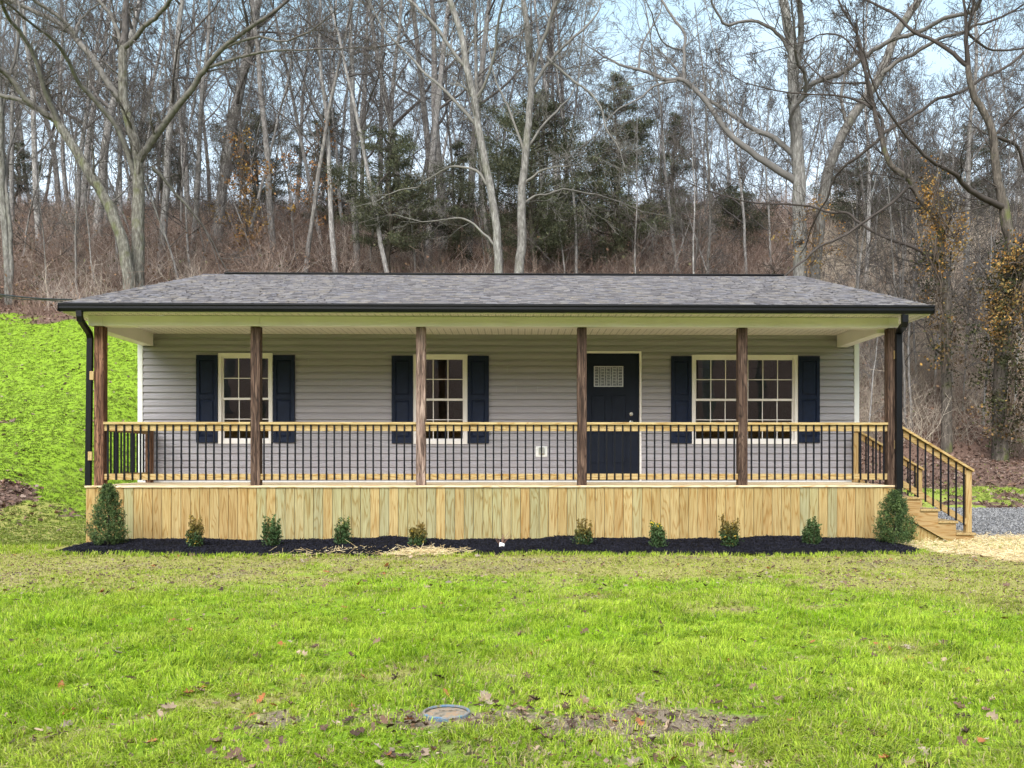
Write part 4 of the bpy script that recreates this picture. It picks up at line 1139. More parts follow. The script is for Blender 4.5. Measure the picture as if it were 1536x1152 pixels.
vine('climbing_vine', 'dense dark and orange vine mantling the far right tree', 'vine', [(1506, 650), (1512, 560), (1510, 480), (1518, 420), (1526, 380)], 30.1, .75, 8000, 3, DK * 4 + OR[2:])
vine('climbing_vine', 'bright orange vine leaves beside the right edge', 'vine', [(1495, 490), (1510, 470), (1525, 450), (1535, 400), (1500, 400)], 29.8, .45, 1300, 4, OR)
vine('climbing_vine', 'orange leaves around the thick upright pale tree', 'vine', [(1215, 400), (1222, 370), (1220, 340), (1216, 320)], 37.6, .5, 700, 5, OR)
vine('leafy_sapling', 'slender sapling holding rusty leaves over the left end of the ridge', 'sapling', [(372, 380), (370, 330), (368, 290), (366, 250), (362, 200)], 43, .7, 1300, 6, [(.30, .15, .06), (.22, .13, .06), (.26, .16, .05)], .13)
vine('leafy_sapling', 'sapling with sparse rusty leaves right of the slender pale tree', 'sapling', [(470, 330), (468, 290), (475, 240), (480, 190)], 44, 1.0, 700, 7, [(.30, .15, .06), (.22, .12, .06)], .12)

# ------------------------------------------------------------------ brush
def brush():
    rs = np.random.RandomState(9); r = random.Random(9); protoV = []
    for k in range(6):
        T = Tubes(); 
        for s in range(30):
            a = r.uniform(0, 6.28); lean = r.uniform(.05, 1.1); hh = r.uniform(.9, 2.7) if s % 17 else r.uniform(2.6, 3.8); b = Vector((r.gauss(0, .35), r.gauss(0, .35), -.15))
            d = Vector((math.cos(a) * lean, math.sin(a) * lean, 1)).normalized(); p1 = b + d * hh * .5; d2 = (d + rvec(r) * .5).normalized(); p2 = p1 + d2 * hh * .5
            w = r.uniform(.005, .011); g = r.uniform(.6, 1.4)
            T.add([b, p1, p2], [w, w * .8, w * .45], 3, (g, g, g))
            for q in range(4):
                st_ = b.lerp(p1, r.uniform(.4, 1)) if r.random() < .4 else p1.lerp(p2, r.random()); d3 = (d + rvec(r) * 1.1).normalized(); l3 = r.uniform(.3, .9)
                T.add([st_, st_ + d3 * l3], [w * .55, w * .35], 3, (g * 1.1,) * 3)
        protoV.append(T.arrays())
    Vs, Fs, Cs = [], [], []; base = 0; n = 0
    N = 3300
    X = rs.uniform(-.64, .62, N * 3); Y = 29 + 47 * rs.uniform(0, 1, N * 3) ** .8; X = X * Y
    for x, y in zip(X, Y):
        if n >= N: break
        lim = 35.2 if x < -7 else (34 if x < 8 else 31.2)
        if y < lim + .6 * math.sin(x * 1.7): continue
        if -6.5 < x < 7 and y < 40: continue
        v, f, c = protoV[r.randrange(6)]; a = r.uniform(0, 6.28); s = r.uniform(.6, 1.25) * (1.0 if y > 40 else .8)
        ca, sa = math.cos(a) * s, math.sin(a) * s
        w = np.empty_like(v); w[:, 0] = v[:, 0] * ca - v[:, 1] * sa + x; w[:, 1] = v[:, 0] * sa + v[:, 1] * ca + y; w[:, 2] = v[:, 2] * s + h(x, y)
        right = x / y > .33
        col = np.array(r.choice([(.21, .145, .115), (.15, .102, .083), (.27, .20, .16), (.08, .058, .048), (.34, .285, .245), (.18, .125, .10)]) if not right else r.choice([(.36, .30, .24), (.26, .21, .165), (.18, .135, .11), (.42, .36, .29)]))
        Vs.append(w); Fs.append(f + base); Cs.append(c * col * r.uniform(.75, 1.3)); base += len(v); n += 1
    print('brush clumps', n, base)
    me = np_mesh('brush', np.concatenate(Vs), np.concatenate(Fs), np.concatenate(Cs))
    tag(link('brush', me, MAT['brush']), 'dense brown leafless brush covering the hillside', 'brush', None, 'stuff')
brush()
def weeds():      # the darker low undergrowth with leftover leaves on the slope
    rs = np.random.RandomState(12); N = 60000
    X = rs.uniform(-.64, .62, N); Y = 31 + 45 * rs.uniform(0, 1, N) ** .8; X = X * Y
    ok = (Y > np.where(X < 7, 35, 30.5)) & ~((np.abs(X) < 6.5) & (Y < 40)); X, Y = X[ok], Y[ok]
    c = np.stack([X, Y, H(X, Y) + rs.exponential(.65, len(X))], 1)
    base = np.array([(.15, .09, .06), (.20, .12, .08), (.09, .06, .045), (.27, .17, .10), (.10, .095, .05)])[rs.randint(0, 5, len(X))]
    V, F_, C_ = cards(c, .13, rs, .6, 0, base * rs.uniform(.6, 1.3, (len(X), 1)))
    tag(link('undergrowth', np_mesh('undergrowth', V, F_, C_), MAT['leaf']), 'withered leaves clinging low in the hillside brush', 'undergrowth', None, 'stuff')
weeds()

# ------------------------------------------------------------------ gravel drive, mulch, straw
def in_house(X, Y): return (X > XL - .05) & (X < XR + .1) & (Y > YS - .05) & (Y < YB)
def m_gravel():
    t = NT('grey_gravel'); v = t.coords(); vo = t.n('ShaderNodeTexVoronoi'); vo.inputs['Scale'].default_value = 38; t.l(v, vo.inputs['Vector'])
    c = t.ramp(vo.outputs['Color'], [(.1, (.07, .07, .075)), (.5, (.14, .14, .15)), (.9, (.24, .24, .25))])
    t.bump(vo.outputs['Distance'], .6, .02); return t.fin(c, .9, .2)
gx = np.linspace(6.9, 26, 60); gy = np.linspace(13.6, 22.6, 40)
X, Y = np.meshgrid(gx, gy); Y = Y + .25 * np.sin(X * 1.3) * (Y > 20); Z = H(X, Y) + .012 + .02 * wob(X, Y, 4)**2
i = (np.arange(39)[:, None] * 60 + np.arange(59)[None]).ravel()
tag(link('gravel_driveway', np_mesh('gravel_driveway', np.stack([X, Y, Z], -1).reshape(-1, 3), np.stack([i, i + 1, i + 61, i + 60], -1), None, True), m_gravel()), 'grey gravel driveway behind the stairs', None, None, 'structure')
def blobs(cx, cy, cz, size, rs, col):
    """rough little stones or chips"""
    n = len(cx); o = np.array([[1, 0, 0], [0, 1, 0], [-1, 0, 0], [0, -1, 0], [0, 0, 1], [0, 0, -1]], float)
    f = np.array([[0, 1, 4], [1, 2, 4], [2, 3, 4], [3, 0, 4], [1, 0, 5], [2, 1, 5], [3, 2, 5], [0, 3, 5]])
    V = o[None] * rs.uniform(.6, 1.3, (n, 6, 1)) * (np.asarray(size)[:, None, :] if np.ndim(size) == 2 else size[:, None, None])
    a = rs.uniform(0, 6.28, n); b = rs.normal(0, .5, n)
    x, y, z = V[..., 0], V[..., 1], V[..., 2]
    x, z = x * np.cos(b)[:, None] - z * np.sin(b)[:, None], x * np.sin(b)[:, None] + z * np.cos(b)[:, None]
    x, y = x * np.cos(a)[:, None] - y * np.sin(a)[:, None], x * np.sin(a)[:, None] + y * np.cos(a)[:, None]
    V = np.stack([x + cx[:, None], y + cy[:, None], z + cz[:, None]], -1).reshape(-1, 3)
    F_ = (f[None] + (np.arange(n) * 6)[:, None, None]).reshape(-1, 3)
    return V, F_, np.repeat(col, 6, axis=0)
rs = np.random.RandomState(21)
n = 14000; X = rs.uniform(6.95, 14.5, n); Y = rs.uniform(13.7, 22.7, n)
g = rs.uniform(.07, .26, n)[:, None] * np.array([1, .985, .98])
V, F_, C_ = blobs(X, Y, H(X, Y) + .02, rs.uniform(.012, .032, n), rs, g)
tag(link('gravel', np_mesh('gravel', V, F_, C_), MAT['stone']), 'loose grey gravel stones on the driveway', 'gravel', None, 'stuff')
# mulch bed
mx0, mx1 = X_(60, 12.3), X_(1392, 12.3)
def mulch_front(X): return 11.62 + .13 * np.sin(X * 1.1 + 1) + .09 * vn(X, X * 0, 3., 3) + .07 * np.sin(X * 3.3) + .04 * np.sin(X * 7.9) + .55 * smooth(mx0 + 1.0, mx0 - .1, X) + .5 * smooth(mx1 - .7, mx1 + .2, X) - .03 * X * 0
def mulch_h(X, Y):
    f = mulch_front(X); e = smooth(0, .22, Y - f) * smooth(mx0 - .1, mx0 + .5, X) * smooth(mx1 + .1, mx1 - .4, X)
    back = np.where((X < XL - .02) , smooth(13.25, 12.7, Y), 1)
    back = back * np.where(X > XR, smooth(13.25, 12.8, Y), 1)
    return e * back * (.05 + .03 * smooth(12.2, 13.2, Y) + .05 * vn(X, Y, 1.6, 4, 3.) + .02 * np.sin(X * 2.1)) - .02 * (1 - e * back)
gx = np.linspace(mx0 - .2, mx1 + .2, 420); gy = np.linspace(11.55, 13.26, 40); X, Y = np.meshgrid(gx, gy); Z = H(X, Y) + mulch_h(X, Y)
i = (np.arange(39)[:, None] * 420 + np.arange(419)[None]).ravel()
V1 = np.stack([X, Y, Z], -1).reshape(-1, 3); F1 = np.stack([i, i + 1, i + 421, i + 420], -1)
F1 = F1[(Z.ravel()[F1].min(1) > -.4)]
F1 = np.concatenate([F1[:, [0, 1, 2]], F1[:, [0, 2, 3]]]); C1 = np.tile([[.004, .004, .0055]], (len(V1), 1))
n = 26000; X = rs.uniform(mx0, mx1, n); Y = rs.uniform(11.7, 13.24, n); mh = mulch_h(X, Y); ok = mh > .012; X, Y, mh = X[ok], Y[ok], mh[ok]; n = len(X)
sz_ = np.stack([rs.uniform(.012, .04, n), rs.uniform(.005, .012, n), rs.uniform(.004, .009, n)], 1)
V2, F2, C2 = blobs(X, Y, H(X, Y) + mh + .004, sz_, rs, rs.uniform(.35, 4.5, (n, 1)) ** 1.0 * np.array([[.0045, .0045, .0068]]))
me = np_mesh('mulch_bed', np.concatenate([V1, V2]), np.concatenate([F1, F2 + len(V1)]), np.concatenate([C1, C2]))
tag(link('mulch_bed', me, MAT['mulch']), 'strip of black shredded mulch along the foot of the porch', 'mulch', None, 'stuff')
# straw
def straw(name, label, X, Y, seed, zoff):
    rs = np.random.RandomState(seed); n = len(X); L = rs.uniform(.06, .22, n); a = rs.uniform(0, math.pi, n); t_ = rs.normal(0, .22, n)
    d = np.stack([np.cos(a) * np.cos(t_), np.sin(a) * np.cos(t_), np.sin(t_)], 1); s = np.stack([-np.sin(a), np.cos(a), np.zeros(n)], 1) * rs.uniform(.0018, .0036, n)[:, None]
    c = np.stack([X, Y, H(X, Y) + zoff + np.abs(np.sin(t_)) * L * .4 + rs.exponential(.012, n)], 1); up = np.array([[0, 0, .003]])
    A, B = c - d * L[:, None] / 2, c + d * L[:, None] / 2
    V = np.stack([A - s, A + s, A + up, B - s, B + s, B + up], 1).reshape(-1, 3)
    f = np.array([[0, 3, 5, 2], [2, 5, 4, 1], [1, 4, 3, 0]]); F_ = (f[None] + (np.arange(n) * 6)[:, None, None]).reshape(-1, 4)
    base = np.array([(.62, .46, .22), (.72, .57, .31), (.50, .36, .17), (.78, .66, .42)])[rs.randint(0, 4, n)] * rs.uniform(.8, 1.15, (n, 1))
    tag(link(name, np_mesh(name, V, F_, np.repeat(base, 6, axis=0)), MAT['straw']), label, 'straw', None, 'stuff')
n = 26000; X = rs.uniform(5.6, 10.5, n); Y = rs.uniform(9.6, 14.2, n)
ed = np.hypot((X - 8.5) / 3.1, (Y - 12.3) / 2.5) + .16 * vn(X, Y, 1.5, 4)
ok = (ed < 1 - .25 * rs.random_sample(n)**2) & ~((X < XR + .95) & (Y > YS - .05)) & ~((X < mx1 - .45) & (Y > 12.0)); straw('straw', 'spread of loose pale straw in front of the stairs and drive', X[ok], Y[ok], 1, .004)
n = 2500; X = np.where(rs.random_sample(n) < .55, rs.normal(X_(545, 11.9), .36, n), rs.normal(X_(640, 11.9), .22, n)); Y = rs.normal(11.75, .11, n) + .1 * vn(X, X * 0, 2., 3) + .12 * np.abs(rs.normal(size=n)) * (rs.random_sample(n) < .3)
straw('straw', 'thin scatter of straw at the mulch edge left of centre', X, Y, 2, .01)

# ------------------------------------------------------------------ grass
def grass(name, label, X, Y, hgt, wid, col, seed, bend=.5):
    rs = np.random.RandomState(seed); n = len(X); Z = H(X, Y) - .004; a = rs.uniform(0, 6.28, n); L = hgt * rs.uniform(.55, 1.35, n)
    flow = vn(X, Y, 2.6, 3, 40.) * 6; a = np.where(rs.random_sample(n) < .3, a, flow + rs.normal(0, .55, n))
    ln = np.abs(rs.normal(0, bend, n)) + .12; dx, dy = np.cos(a) * ln, np.sin(a) * ln
    b = rs.uniform(0, 6.28, n); wx, wy = np.cos(b) * wid / 2, np.sin(b) * wid / 2
    p0 = np.stack([X, Y, Z], 1); m = p0 + np.stack([dx * .35, dy * .35, np.full(n, .6)], 1) * L[:, None]; tpt = p0 + np.stack([dx, dy, 1 / (1 + ln)], 1) * L[:, None]
    w = np.stack([wx, wy, np.zeros(n)], 1)
    V = np.stack([p0 - w, p0 + w, m + w * .8, m - w * .8, tpt + w * .15, tpt - w * .15], 1).reshape(-1, 3)
    f = np.array([[0, 1, 2, 3], [3, 2, 4, 5]]); F_ = (f[None] + (np.arange(n) * 6)[:, None, None]).reshape(-1, 4)
    c = col * rs.uniform(.62, 1.35, (n, 1)); C6 = np.repeat(c, 6, axis=0)
    o = link(name, np_mesh(name, V, F_, C6), MAT['grass']); tag(o, label, 'grass', None, 'stuff')
def grass_cols(X, Y, rs, lit, soil, ol):
    n = len(X); nn = vn(X, Y, 1.6, 4, 3.) * .9 + vn(X, Y, 9., 2, 50.) * .5 + rs.normal(0, .22, n)
    green = np.array([[.28, .44, .016]]); lime = np.array([[.43, .54, .055]]); dry = np.array([[.46, .38, .19]]); olv = np.array([[.33, .34, .07]]); dk = np.array([[.10, .20, .015]])
    u = np.clip(.5 + nn, 0, 1)[:, None]; c = green * (1 - u) + lime * u
    k = rs.random_sample(n); c = np.where((k < .08 + .25 * (vn(X, Y, 6., 2, 77.) > .3))[:, None], dk, c)
    q = np.clip(ol + rs.normal(0, .18, n), 0, 1)[:, None]; c = c * (1 - q * .75) + olv * q * .75
    c = np.where((k > 1 - .03 - .26 * ol - .3 * soil)[:, None], dry, c)
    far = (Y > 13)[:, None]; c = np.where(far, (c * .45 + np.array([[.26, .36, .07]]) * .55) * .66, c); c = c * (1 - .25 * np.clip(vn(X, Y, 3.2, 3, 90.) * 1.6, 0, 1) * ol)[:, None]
    return c
def lawn_pts(n, y0, y1, pw, lx, rx, seed, per=10, spread=.011):
    rs = np.random.RandomState(seed); m = n // per; Y = y0 + (y1 - y0) * rs.random_sample(m) ** pw; X = Y * rs.uniform(lx, rx, m)
    X = np.repeat(X, per); Y = np.repeat(Y, per); sp_ = spread * (Y / 5) ** .8
    ang = rs.uniform(0, 6.28, len(X)); q = np.abs(rs.normal(0, 1, len(X)))
    return X + np.cos(ang) * q * sp_, Y + np.sin(ang) * q * sp_, rs
def keep(X, Y, rs, thin=.45):
    lit, soil, ol = masks(X, Y); k = rs.random_sample(len(X)); nz = wob(X * 1.0, Y, 3.1)
    p = (1 - np.clip(lit * 1.3 - .1, 0, .97)) * (1 - np.clip(soil * .9, 0, .78)) * (1 - thin * ol) * (1 - .5 * (vn(X, Y, 8., 2, 60.) < -.25))
    inm = (Y > mulch_front(X) + .1) & (X > mx0) & (X < mx1) & (Y < 13.4)
    gv = (X > 6.9) & (Y > 13.4) & (Y < 22.8)
    stw = (np.hypot((X - 8.5) / 3.1, (Y - 12.3) / 2.5) + .16 * vn(X, Y, 1.5, 4) < .93) & (k > .12)
    st2 = (np.abs(X - X_(585, 11.9)) < .8) & (Y > 11.55) & (k > .3)
    ok = (k < p) & ~inm & ~gv & ~in_house(X, Y) & ~stw & ~st2
    t_ = EYE / ((1080 - PPY) / F); ok &= np.hypot(X - t_ * ray(669.5, 1080).x, Y - t_ * ray(669.5, 1080).y) > .125
    return X[ok], Y[ok], lit[ok], soil[ok], ol[ok]
X, Y, r_ = lawn_pts(380000, 3.0, 8.6, 1.25, -.66, .62, 1)
X, Y, a, b, c = keep(X, Y, r_); tall = .030 + .075 * np.clip(.4 + .6 * vn(X, Y, 1.7, 3, 5.) + .5 * vn(X, Y, 7., 2, 8.), 0, 1) ; tall = tall * (1 - .55 * c) * (1 - .4 * b)
grass('grass', 'bright green grass of the near front lawn', X, Y, tall, .0050, grass_cols(X, Y, np.random.RandomState(31), a, b, c), 1, .8)
X, Y, r_ = lawn_pts(230000, 8.2, 13.4, 1., -.66, .62, 2)
X, Y, a, b, c = keep(X, Y, r_); fr = smooth(.45, .0, mulch_front(X) - Y)
grass('grass', 'thin olive grass strip in front of the mulch bed', X, Y, ((.040 + .03 * np.clip(vn(X, Y, 3., 3, 6.), 0, 1)) * (1 - .5 * c) + .045 * fr), .0068, grass_cols(X, Y, np.random.RandomState(32), a, b, c * (1 - .7 * fr)), 2, .7)
X, Y, r_ = lawn_pts(230000, 13.3, 35.5, 1., -.66, -.38, 3)
X, Y, a, b, c = keep(X, Y, r_)
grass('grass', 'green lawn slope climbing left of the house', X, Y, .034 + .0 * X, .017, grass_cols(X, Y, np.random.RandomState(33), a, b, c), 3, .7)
X, Y, r_ = lawn_pts(50000, 22.6, 30., 1., .36, .62, 4)
X, Y, a, b, c = keep(X, Y, r_); cl = wob(X, Y, 1.4) > -.12; X, Y, a, b, c = X[cl], Y[cl], a[cl], b[cl], c[cl]
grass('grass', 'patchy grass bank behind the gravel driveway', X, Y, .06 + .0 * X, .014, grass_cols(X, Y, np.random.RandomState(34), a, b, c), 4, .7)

# ------------------------------------------------------------------ fallen leaves
def leaves(name, label, X, Y, size, seed, lift=.012, cols=None, rough=1.):
    rs = np.random.RandomState(seed); n = len(X)
    ol = np.array([(0, -.5, 0), (.10, -.30, .03), (.30, -.24, .10), (.16, -.05, .04), (.42, .08, .16), (.17, .18, .05), (.24, .38, .09), (0, .55, .06), (-.24, .38, .09), (-.17, .18, .05), (-.42, .08, .16), (-.16, -.05, .04), (-.30, -.24, .10), (-.10, -.30, .03), (0, .0, -.02)])
    f = np.array([[14, i, (i + 1) % 14] for i in range(14)])
    V = ol[None] * size[:, None, None] * rs.uniform(.75, 1.2, (n, 15, 1)); curl = rs.normal(.2, .7, n)[:, None]; V[..., 2] = V[..., 2] * (1 + curl) + curl * .35 * V[..., 1] ** 2 / size[:, None]
    a = rs.uniform(0, 6.28, n)[:, None]; b = rs.normal(0, .38 * rough, n)[:, None]; c = rs.normal(0, .38 * rough, n)[:, None]
    x, y, z = V[..., 0], V[..., 1], V[..., 2]
    y, z = y * np.cos(b) - z * np.sin(b), y * np.sin(b) + z * np.cos(b); x, z = x * np.cos(c) - z * np.sin(c), x * np.sin(c) + z * np.cos(c); x, y = x * np.cos(a) - y * np.sin(a), x * np.sin(a) + y * np.cos(a)
    V = np.stack([x + X[:, None], y + Y[:, None], z + (H(X, Y) + lift + .12 * size)[:, None]], -1).reshape(-1, 3); F_ = (f[None] + (np.arange(n) * 15)[:, None, None]).reshape(-1, 3)
    pal = np.array(cols or [(.23, .15, .095), (.15, .09, .06), (.34, .25, .17), (.06, .038, .028), (.30, .12, .045), (.30, .24, .18), (.18, .115, .08), (.10, .06, .04)])
    base = pal[rs.randint(0, len(pal), n)] * rs.uniform(.7, 1.2, (n, 1))
    tag(link(name, np_mesh(name, V, F_, np.repeat(base, 15, axis=0)), MAT['leaf']), label, 'leaves', None, 'stuff')
def pts_leaf(n, seed):
    rs = np.random.RandomState(seed); Y = 1 / rs.uniform(1 / 12., 1 / 3.2, n); X = Y * rs.uniform(-.62, .6, n); return X, Y, rs
t0_ = EYE / ((1080 - PPY) / F)
X, Y, q = pts_leaf(1100, 5); ok = (~in_house(X, Y)); X, Y = X[ok], Y[ok]
X2 = q.normal(.1, .95, 150); Y2 = q.normal(4.05, .35, 150); X = np.concatenate([X, X2]); Y = np.concatenate([Y, Y2]); n3 = 420; X = np.concatenate([X, q.uniform(-7.5, 6.5, n3)]); Y = np.concatenate([Y, q.uniform(8., 11.4, n3)])
qx, qy = t0_ * ray(669.5, 1080).x, t0_ * ray(669.5, 1080).y; ok = np.hypot(X - qx, Y - qy) > .17; X, Y = X[ok], Y[ok]
leaves('fallen_leaves', 'dead oak leaves scattered over the front lawn', X, Y, q.uniform(.025, .085, len(X)) * q.uniform(.6, 1.1, len(X)), 1, .01)
t_ = EYE / ((1080 - PPY) / F); cvx, cvy = t_ * ray(669.5, 1080).x, t_ * ray(669.5, 1080).y
q = np.random.RandomState(16); n = 60000; Y = 1 / q.uniform(1 / 12., 1 / 3.2, n); Y[n // 3:] = q.uniform(7, 12, n - n // 3); X = Y * q.uniform(-.64, .6, n)
_, s1, o1 = masks(X, Y); ok = (q.random_sample(n) < .03 + .5 * s1 + .22 * o1 * (vn(X, Y, 2.4, 3, 33.) > -.1)) & (np.hypot(X - .0 - cvx, Y - cvy) > .135) & (Y < mulch_front(X)); X, Y = X[ok], Y[ok]; n = len(X)
dc = np.array([(.12, .08, .06), (.20, .14, .10), (.06, .04, .03), (.30, .24, .17), (.16, .09, .05)])[q.randint(0, 5, n)] * q.uniform(.6, 1.3, (n, 1))
V, F_, C_ = cards(np.stack([X, Y, H(X, Y) + q.uniform(.012, .034, n)], 1), .034, q, .55, 0, dc); V.reshape(-1, 4, 3)[:, :, 2] = H(np.repeat(X, 4), np.repeat(Y, 4)).reshape(-1, 4) + .008 + .45 * (V.reshape(-1, 4, 3)[:, :, 2] - H(np.repeat(X, 4), np.repeat(Y, 4)).reshape(-1, 4))
tag(link('leaf_debris', np_mesh('leaf_debris', V, F_, C_), MAT['leaf']), 'crumbled brown leaf bits and clippings in the thin grass', 'debris', None, 'stuff')
q = np.random.RandomState(6); n = 26000; Y = q.uniform(15, 40, n); X = Y * np.where(q.random_sample(n) < .55, q.uniform(-.64, -.36, n), q.uniform(.34, .62, n)); l, _, _ = masks(X, Y); ok = ((q.random_sample(n) < l * 1.1) | (q.random_sample(n) < .035)) & ~((X > 6.9) & (Y < 22.6)); X, Y = X[ok], Y[ok]
leaves('fallen_leaves', 'brown leaf litter along the foot of the wooded slope', X, Y, q.uniform(.07, .14, len(X)), 2, .02, rough=1.3, cols=[(.20, .13, .10), (.14, .09, .07), (.26, .19, .155), (.08, .05, .04), (.18, .105, .07)])
q = np.random.RandomState(8); X = q.uniform(XL, XR, 16); Y = q.uniform(12.0, 13., 16)
# few bright leaves lying on the roof
mb = MB()
for k in range(26):
    x = rng.uniform(ex0 + .5, ex1 - .5); u = rng.random(); y = YE + .1 + (RY - YE - .2) * u; z = rz0 + (RZ - rz0) * (y - YE) / (RY - YE) + .018; s = rng.uniform(.02, .045)
    mb.add([(x - s, y, z), (x, y - s * .6, z + .006), (x + s, y, z + .004), (x, y + s * .6, z + .012)], [(0, 1, 2, 3)], rng.choice([(.75, .68, .5), (.55, .42, .25), (.8, .75, .6)]))
tag(mb.build('roof_leaves', MAT['leaf']), 'few pale dry leaves lying on the roof shingles', 'leaves', None, 'stuff')

# ------------------------------------------------------------------ planted shrubs
def arborvitae(px, label, group, seed, ytop=730, wpx=48, Y=12.62):
    rs = np.random.RandomState(seed); r = random.Random(seed); x = X_(px, Y); z0 = .07; Hh = Z_(px, ytop, Y) - z0; W = wpx / 2 * scale_at(Y) * 1.32
    e = empty('arborvitae', (x, Y, z0)); tag(e, label, 'shrub', group)
    T = Tubes(); T.add([Vector((0, 0, -.1)), Vector((.01, 0, Hh * .5)), Vector((0, .01, Hh * .93))], [.018, .012, .003], 6); T.build('trunk', MAT['bark_dark'], e)
    n = 950; c, col = [], []
    for k in range(n):
        u = r.random() ** 1.25; prof = (1 - u) ** .52 * (.72 + .28 * min(1, u / .18)); a = r.uniform(0, 6.28); rad = W * prof * (r.random() ** .35) * r.uniform(.85, 1.12) * (1 + .12 * math.sin(3 * a + 9 * u))
        q = np.array([math.cos(a) * rad, math.sin(a) * rad, .03 + (Hh - .03) * u]); m = 15
        d = np.array([math.cos(a) * .6, math.sin(a) * .6, .85]); tt = rs.uniform(-.5, .6, (m, 1)) * .075
        c.append(q[None] + d[None] * tt + rs.normal(size=(m, 3)) * .011); g = r.uniform(.5, 1.35); b = np.array([.055, .095, .030]) if r.random() < .6 else np.array([.125, .18, .055])
        col.append(np.tile(b * g, (m, 1)))
    V, F_, C_ = cards(np.concatenate(c), .026, rs, .4, .9, np.concatenate(col)); link('foliage', np_mesh('foliage', V, F_, C_), MAT['foliage'], e)
arborvitae(162, 'conical green arborvitae at the left end of the mulch bed', None, 1, 729, 46)
arborvitae(1342, 'conical green arborvitae at the right end of the mulch bed', None, 2, 738, 50)
def holly(px, ytop, wpx, tone, label, seed, Y=12.45):
    rs = np.random.RandomState(seed); r = random.Random(seed); x = X_(px, Y); z0 = .04; Hh = (Z_(px, ytop, Y) - z0) * 1.1; W = wpx / 2 * scale_at(Y)
    e = empty('holly_shrub', (x, Y, z0)); tag(e, label, 'shrub', 'small shrubs in the mulch bed')
    T = Tubes(); c, col = [], []
    ns = 22; W *= 1.02
    for k in range(ns):
        a = r.uniform(0, 6.28); rr = W * r.uniform(.25, .95); hh = Hh * (r.uniform(.55, .8) if k else 1.) * (1.1 - .25 * rr / W) if k > 3 else Hh * r.uniform(.82, 1.)
        b = Vector((math.cos(a) * rr * .35, math.sin(a) * rr * .35, -.03)); m = Vector((math.cos(a) * rr * .85, math.sin(a) * rr * .85, hh * .45)); t_ = Vector((math.cos(a) * rr, math.sin(a) * rr, hh))
        T.add([b, m, t_], [.005, .004, .002], 4, (.12, .09, .05))
        for j in range(105):
            u = r.random() ** .8; q = (b.lerp(m, u * 2) if u < .5 else m.lerp(t_, u * 2 - 1)); c.append(np.array(q) + rs.normal(size=3) * (.014 if u > .6 else .03))
            g = r.uniform(.6, 1.3); gr = np.array([.045, .085, .028]); tip = {'green': np.array([.07, .12, .035]), 'bronze': np.array([.22, .15, .035]), 'yellow': np.array([.08, .13, .035])}[tone]
            f = min(1, max(0, (q.z / Hh - .3) / .5)); cc = (gr * (1 - f) + tip * f) * g
            if tone == 'yellow' and q.z > .75 * Hh and r.random() < .18: cc = np.array([.65, .48, .02])
            if tone == 'bronze' and r.random() < .06: cc = np.array([.4, .28, .04])
            col.append(cc)
    T.build('stems', MAT['twig'], e); V, F_, C_ = cards(np.array(c), .034, rs, .55, .7, np.array(col)); link('foliage', np_mesh('foliage', V, F_, C_), MAT['foliage'], e)
holly(293, 777, 25, 'bronze', 'small bronze tipped shrub next to the left conical arborvitae', 11)
holly(407, 775, 28, 'green', 'small all green shrub below the second porch post from the left', 12)
holly(514, 778, 28, 'yellow', 'small shrub with yellow tips behind the straw, left of the bronze one', 13)
holly(625, 786, 25, 'bronze', 'small bronze shrub at the right end of the straw, below the third post', 14)
holly(875, 781, 28, 'bronze', 'small bronze topped shrub below the post beside the door', 15)
holly(987, 784, 29, 'yellow', 'squat green shrub with one yellow tip right of the door', 16)
holly(1095, 775, 29, 'bronze', 'small leaning bronze shrub below the post at the double window', 17)
holly(1219, 776, 28, 'green', 'small green shrub next to the right conical arborvitae', 18)

# dead plant with a white tag
x, Y = X_(752, 12.3), 12.3; e = empty('withered_plant', (x, Y, .06)); tag(e, 'withered leafless twigs with a white tag in the mulch', 'plant')
T = Tubes(); r = random.Random(4)
for k in range(16):
    a = r.uniform(0, 6.28); d = Vector((math.cos(a) * r.uniform(.3, 1.1), math.sin(a) * .5, 1)).normalized(); l = r.uniform(.1, .24); p1 = d * l * .5; p2 = p1 + (d + rvec(r) * .3).normalized() * l * .5
    T.add([Vector((0, 0, -.02)), p1, p2], [.0035, .003, .002], 4, (.22, .13, .10))
T.build('twigs', MAT['twig'], e)
m = MB(); m.add([(-.03, -.03, .0), (.012, -.05, .012), (.016, -.03, .05), (-.022, -.015, .058), (.045, -.02, .036), (.04, -.035, .0)], [(0, 1, 2, 3), (1, 5, 4, 2)]); m.build('plant_tag', MAT['white'], e)

# utility cover set in the soil
q = P(669.5, 1080, 1.0); t_ = EYE / ((1080 - PPY) / F); cy_ = t_ * ray(669.5, 1080).y; cx_ = t_ * ray(669.5, 1080).x
e = empty('utility_cover', (cx_, cy_, h(cx_, cy_) + .002)); tag(e, 'round blue rimmed utility cover sunk in bare soil of the lawn', 'utility cover')
def lathe_z(prof, seg=40):
    vs, fs = [], []
    for (r_q, z) in prof:
        for k in range(seg): a = 2 * math.pi * k / seg; vs.append((r_q * math.cos(a), r_q * math.sin(a), z))
    for j in range(len(prof) - 1):
        for k in range(seg): fs.append((j * seg + k, j * seg + (k + 1) % seg, (j + 1) * seg + (k + 1) % seg, (j + 1) * seg + k))
    return vs, fs
def m_worn():
    t = NT('worn_blue_rim'); c = t.ramp(t.noise(t.coords(), 22., 5, .7), [(.38, (.07, .15, .25)), (.48, (.16, .21, .25)), (.56, (.20, .16, .12))]); return t.fin(c, .6, .3)
rr_ = .115
m = MB(); m.add(*lathe_z([(rr_, -.03), (rr_, .012), (rr_ - .004, .016), (rr_ - .011, .016), (rr_ - .013, .008)])); m.build('rim', m_worn(), e)
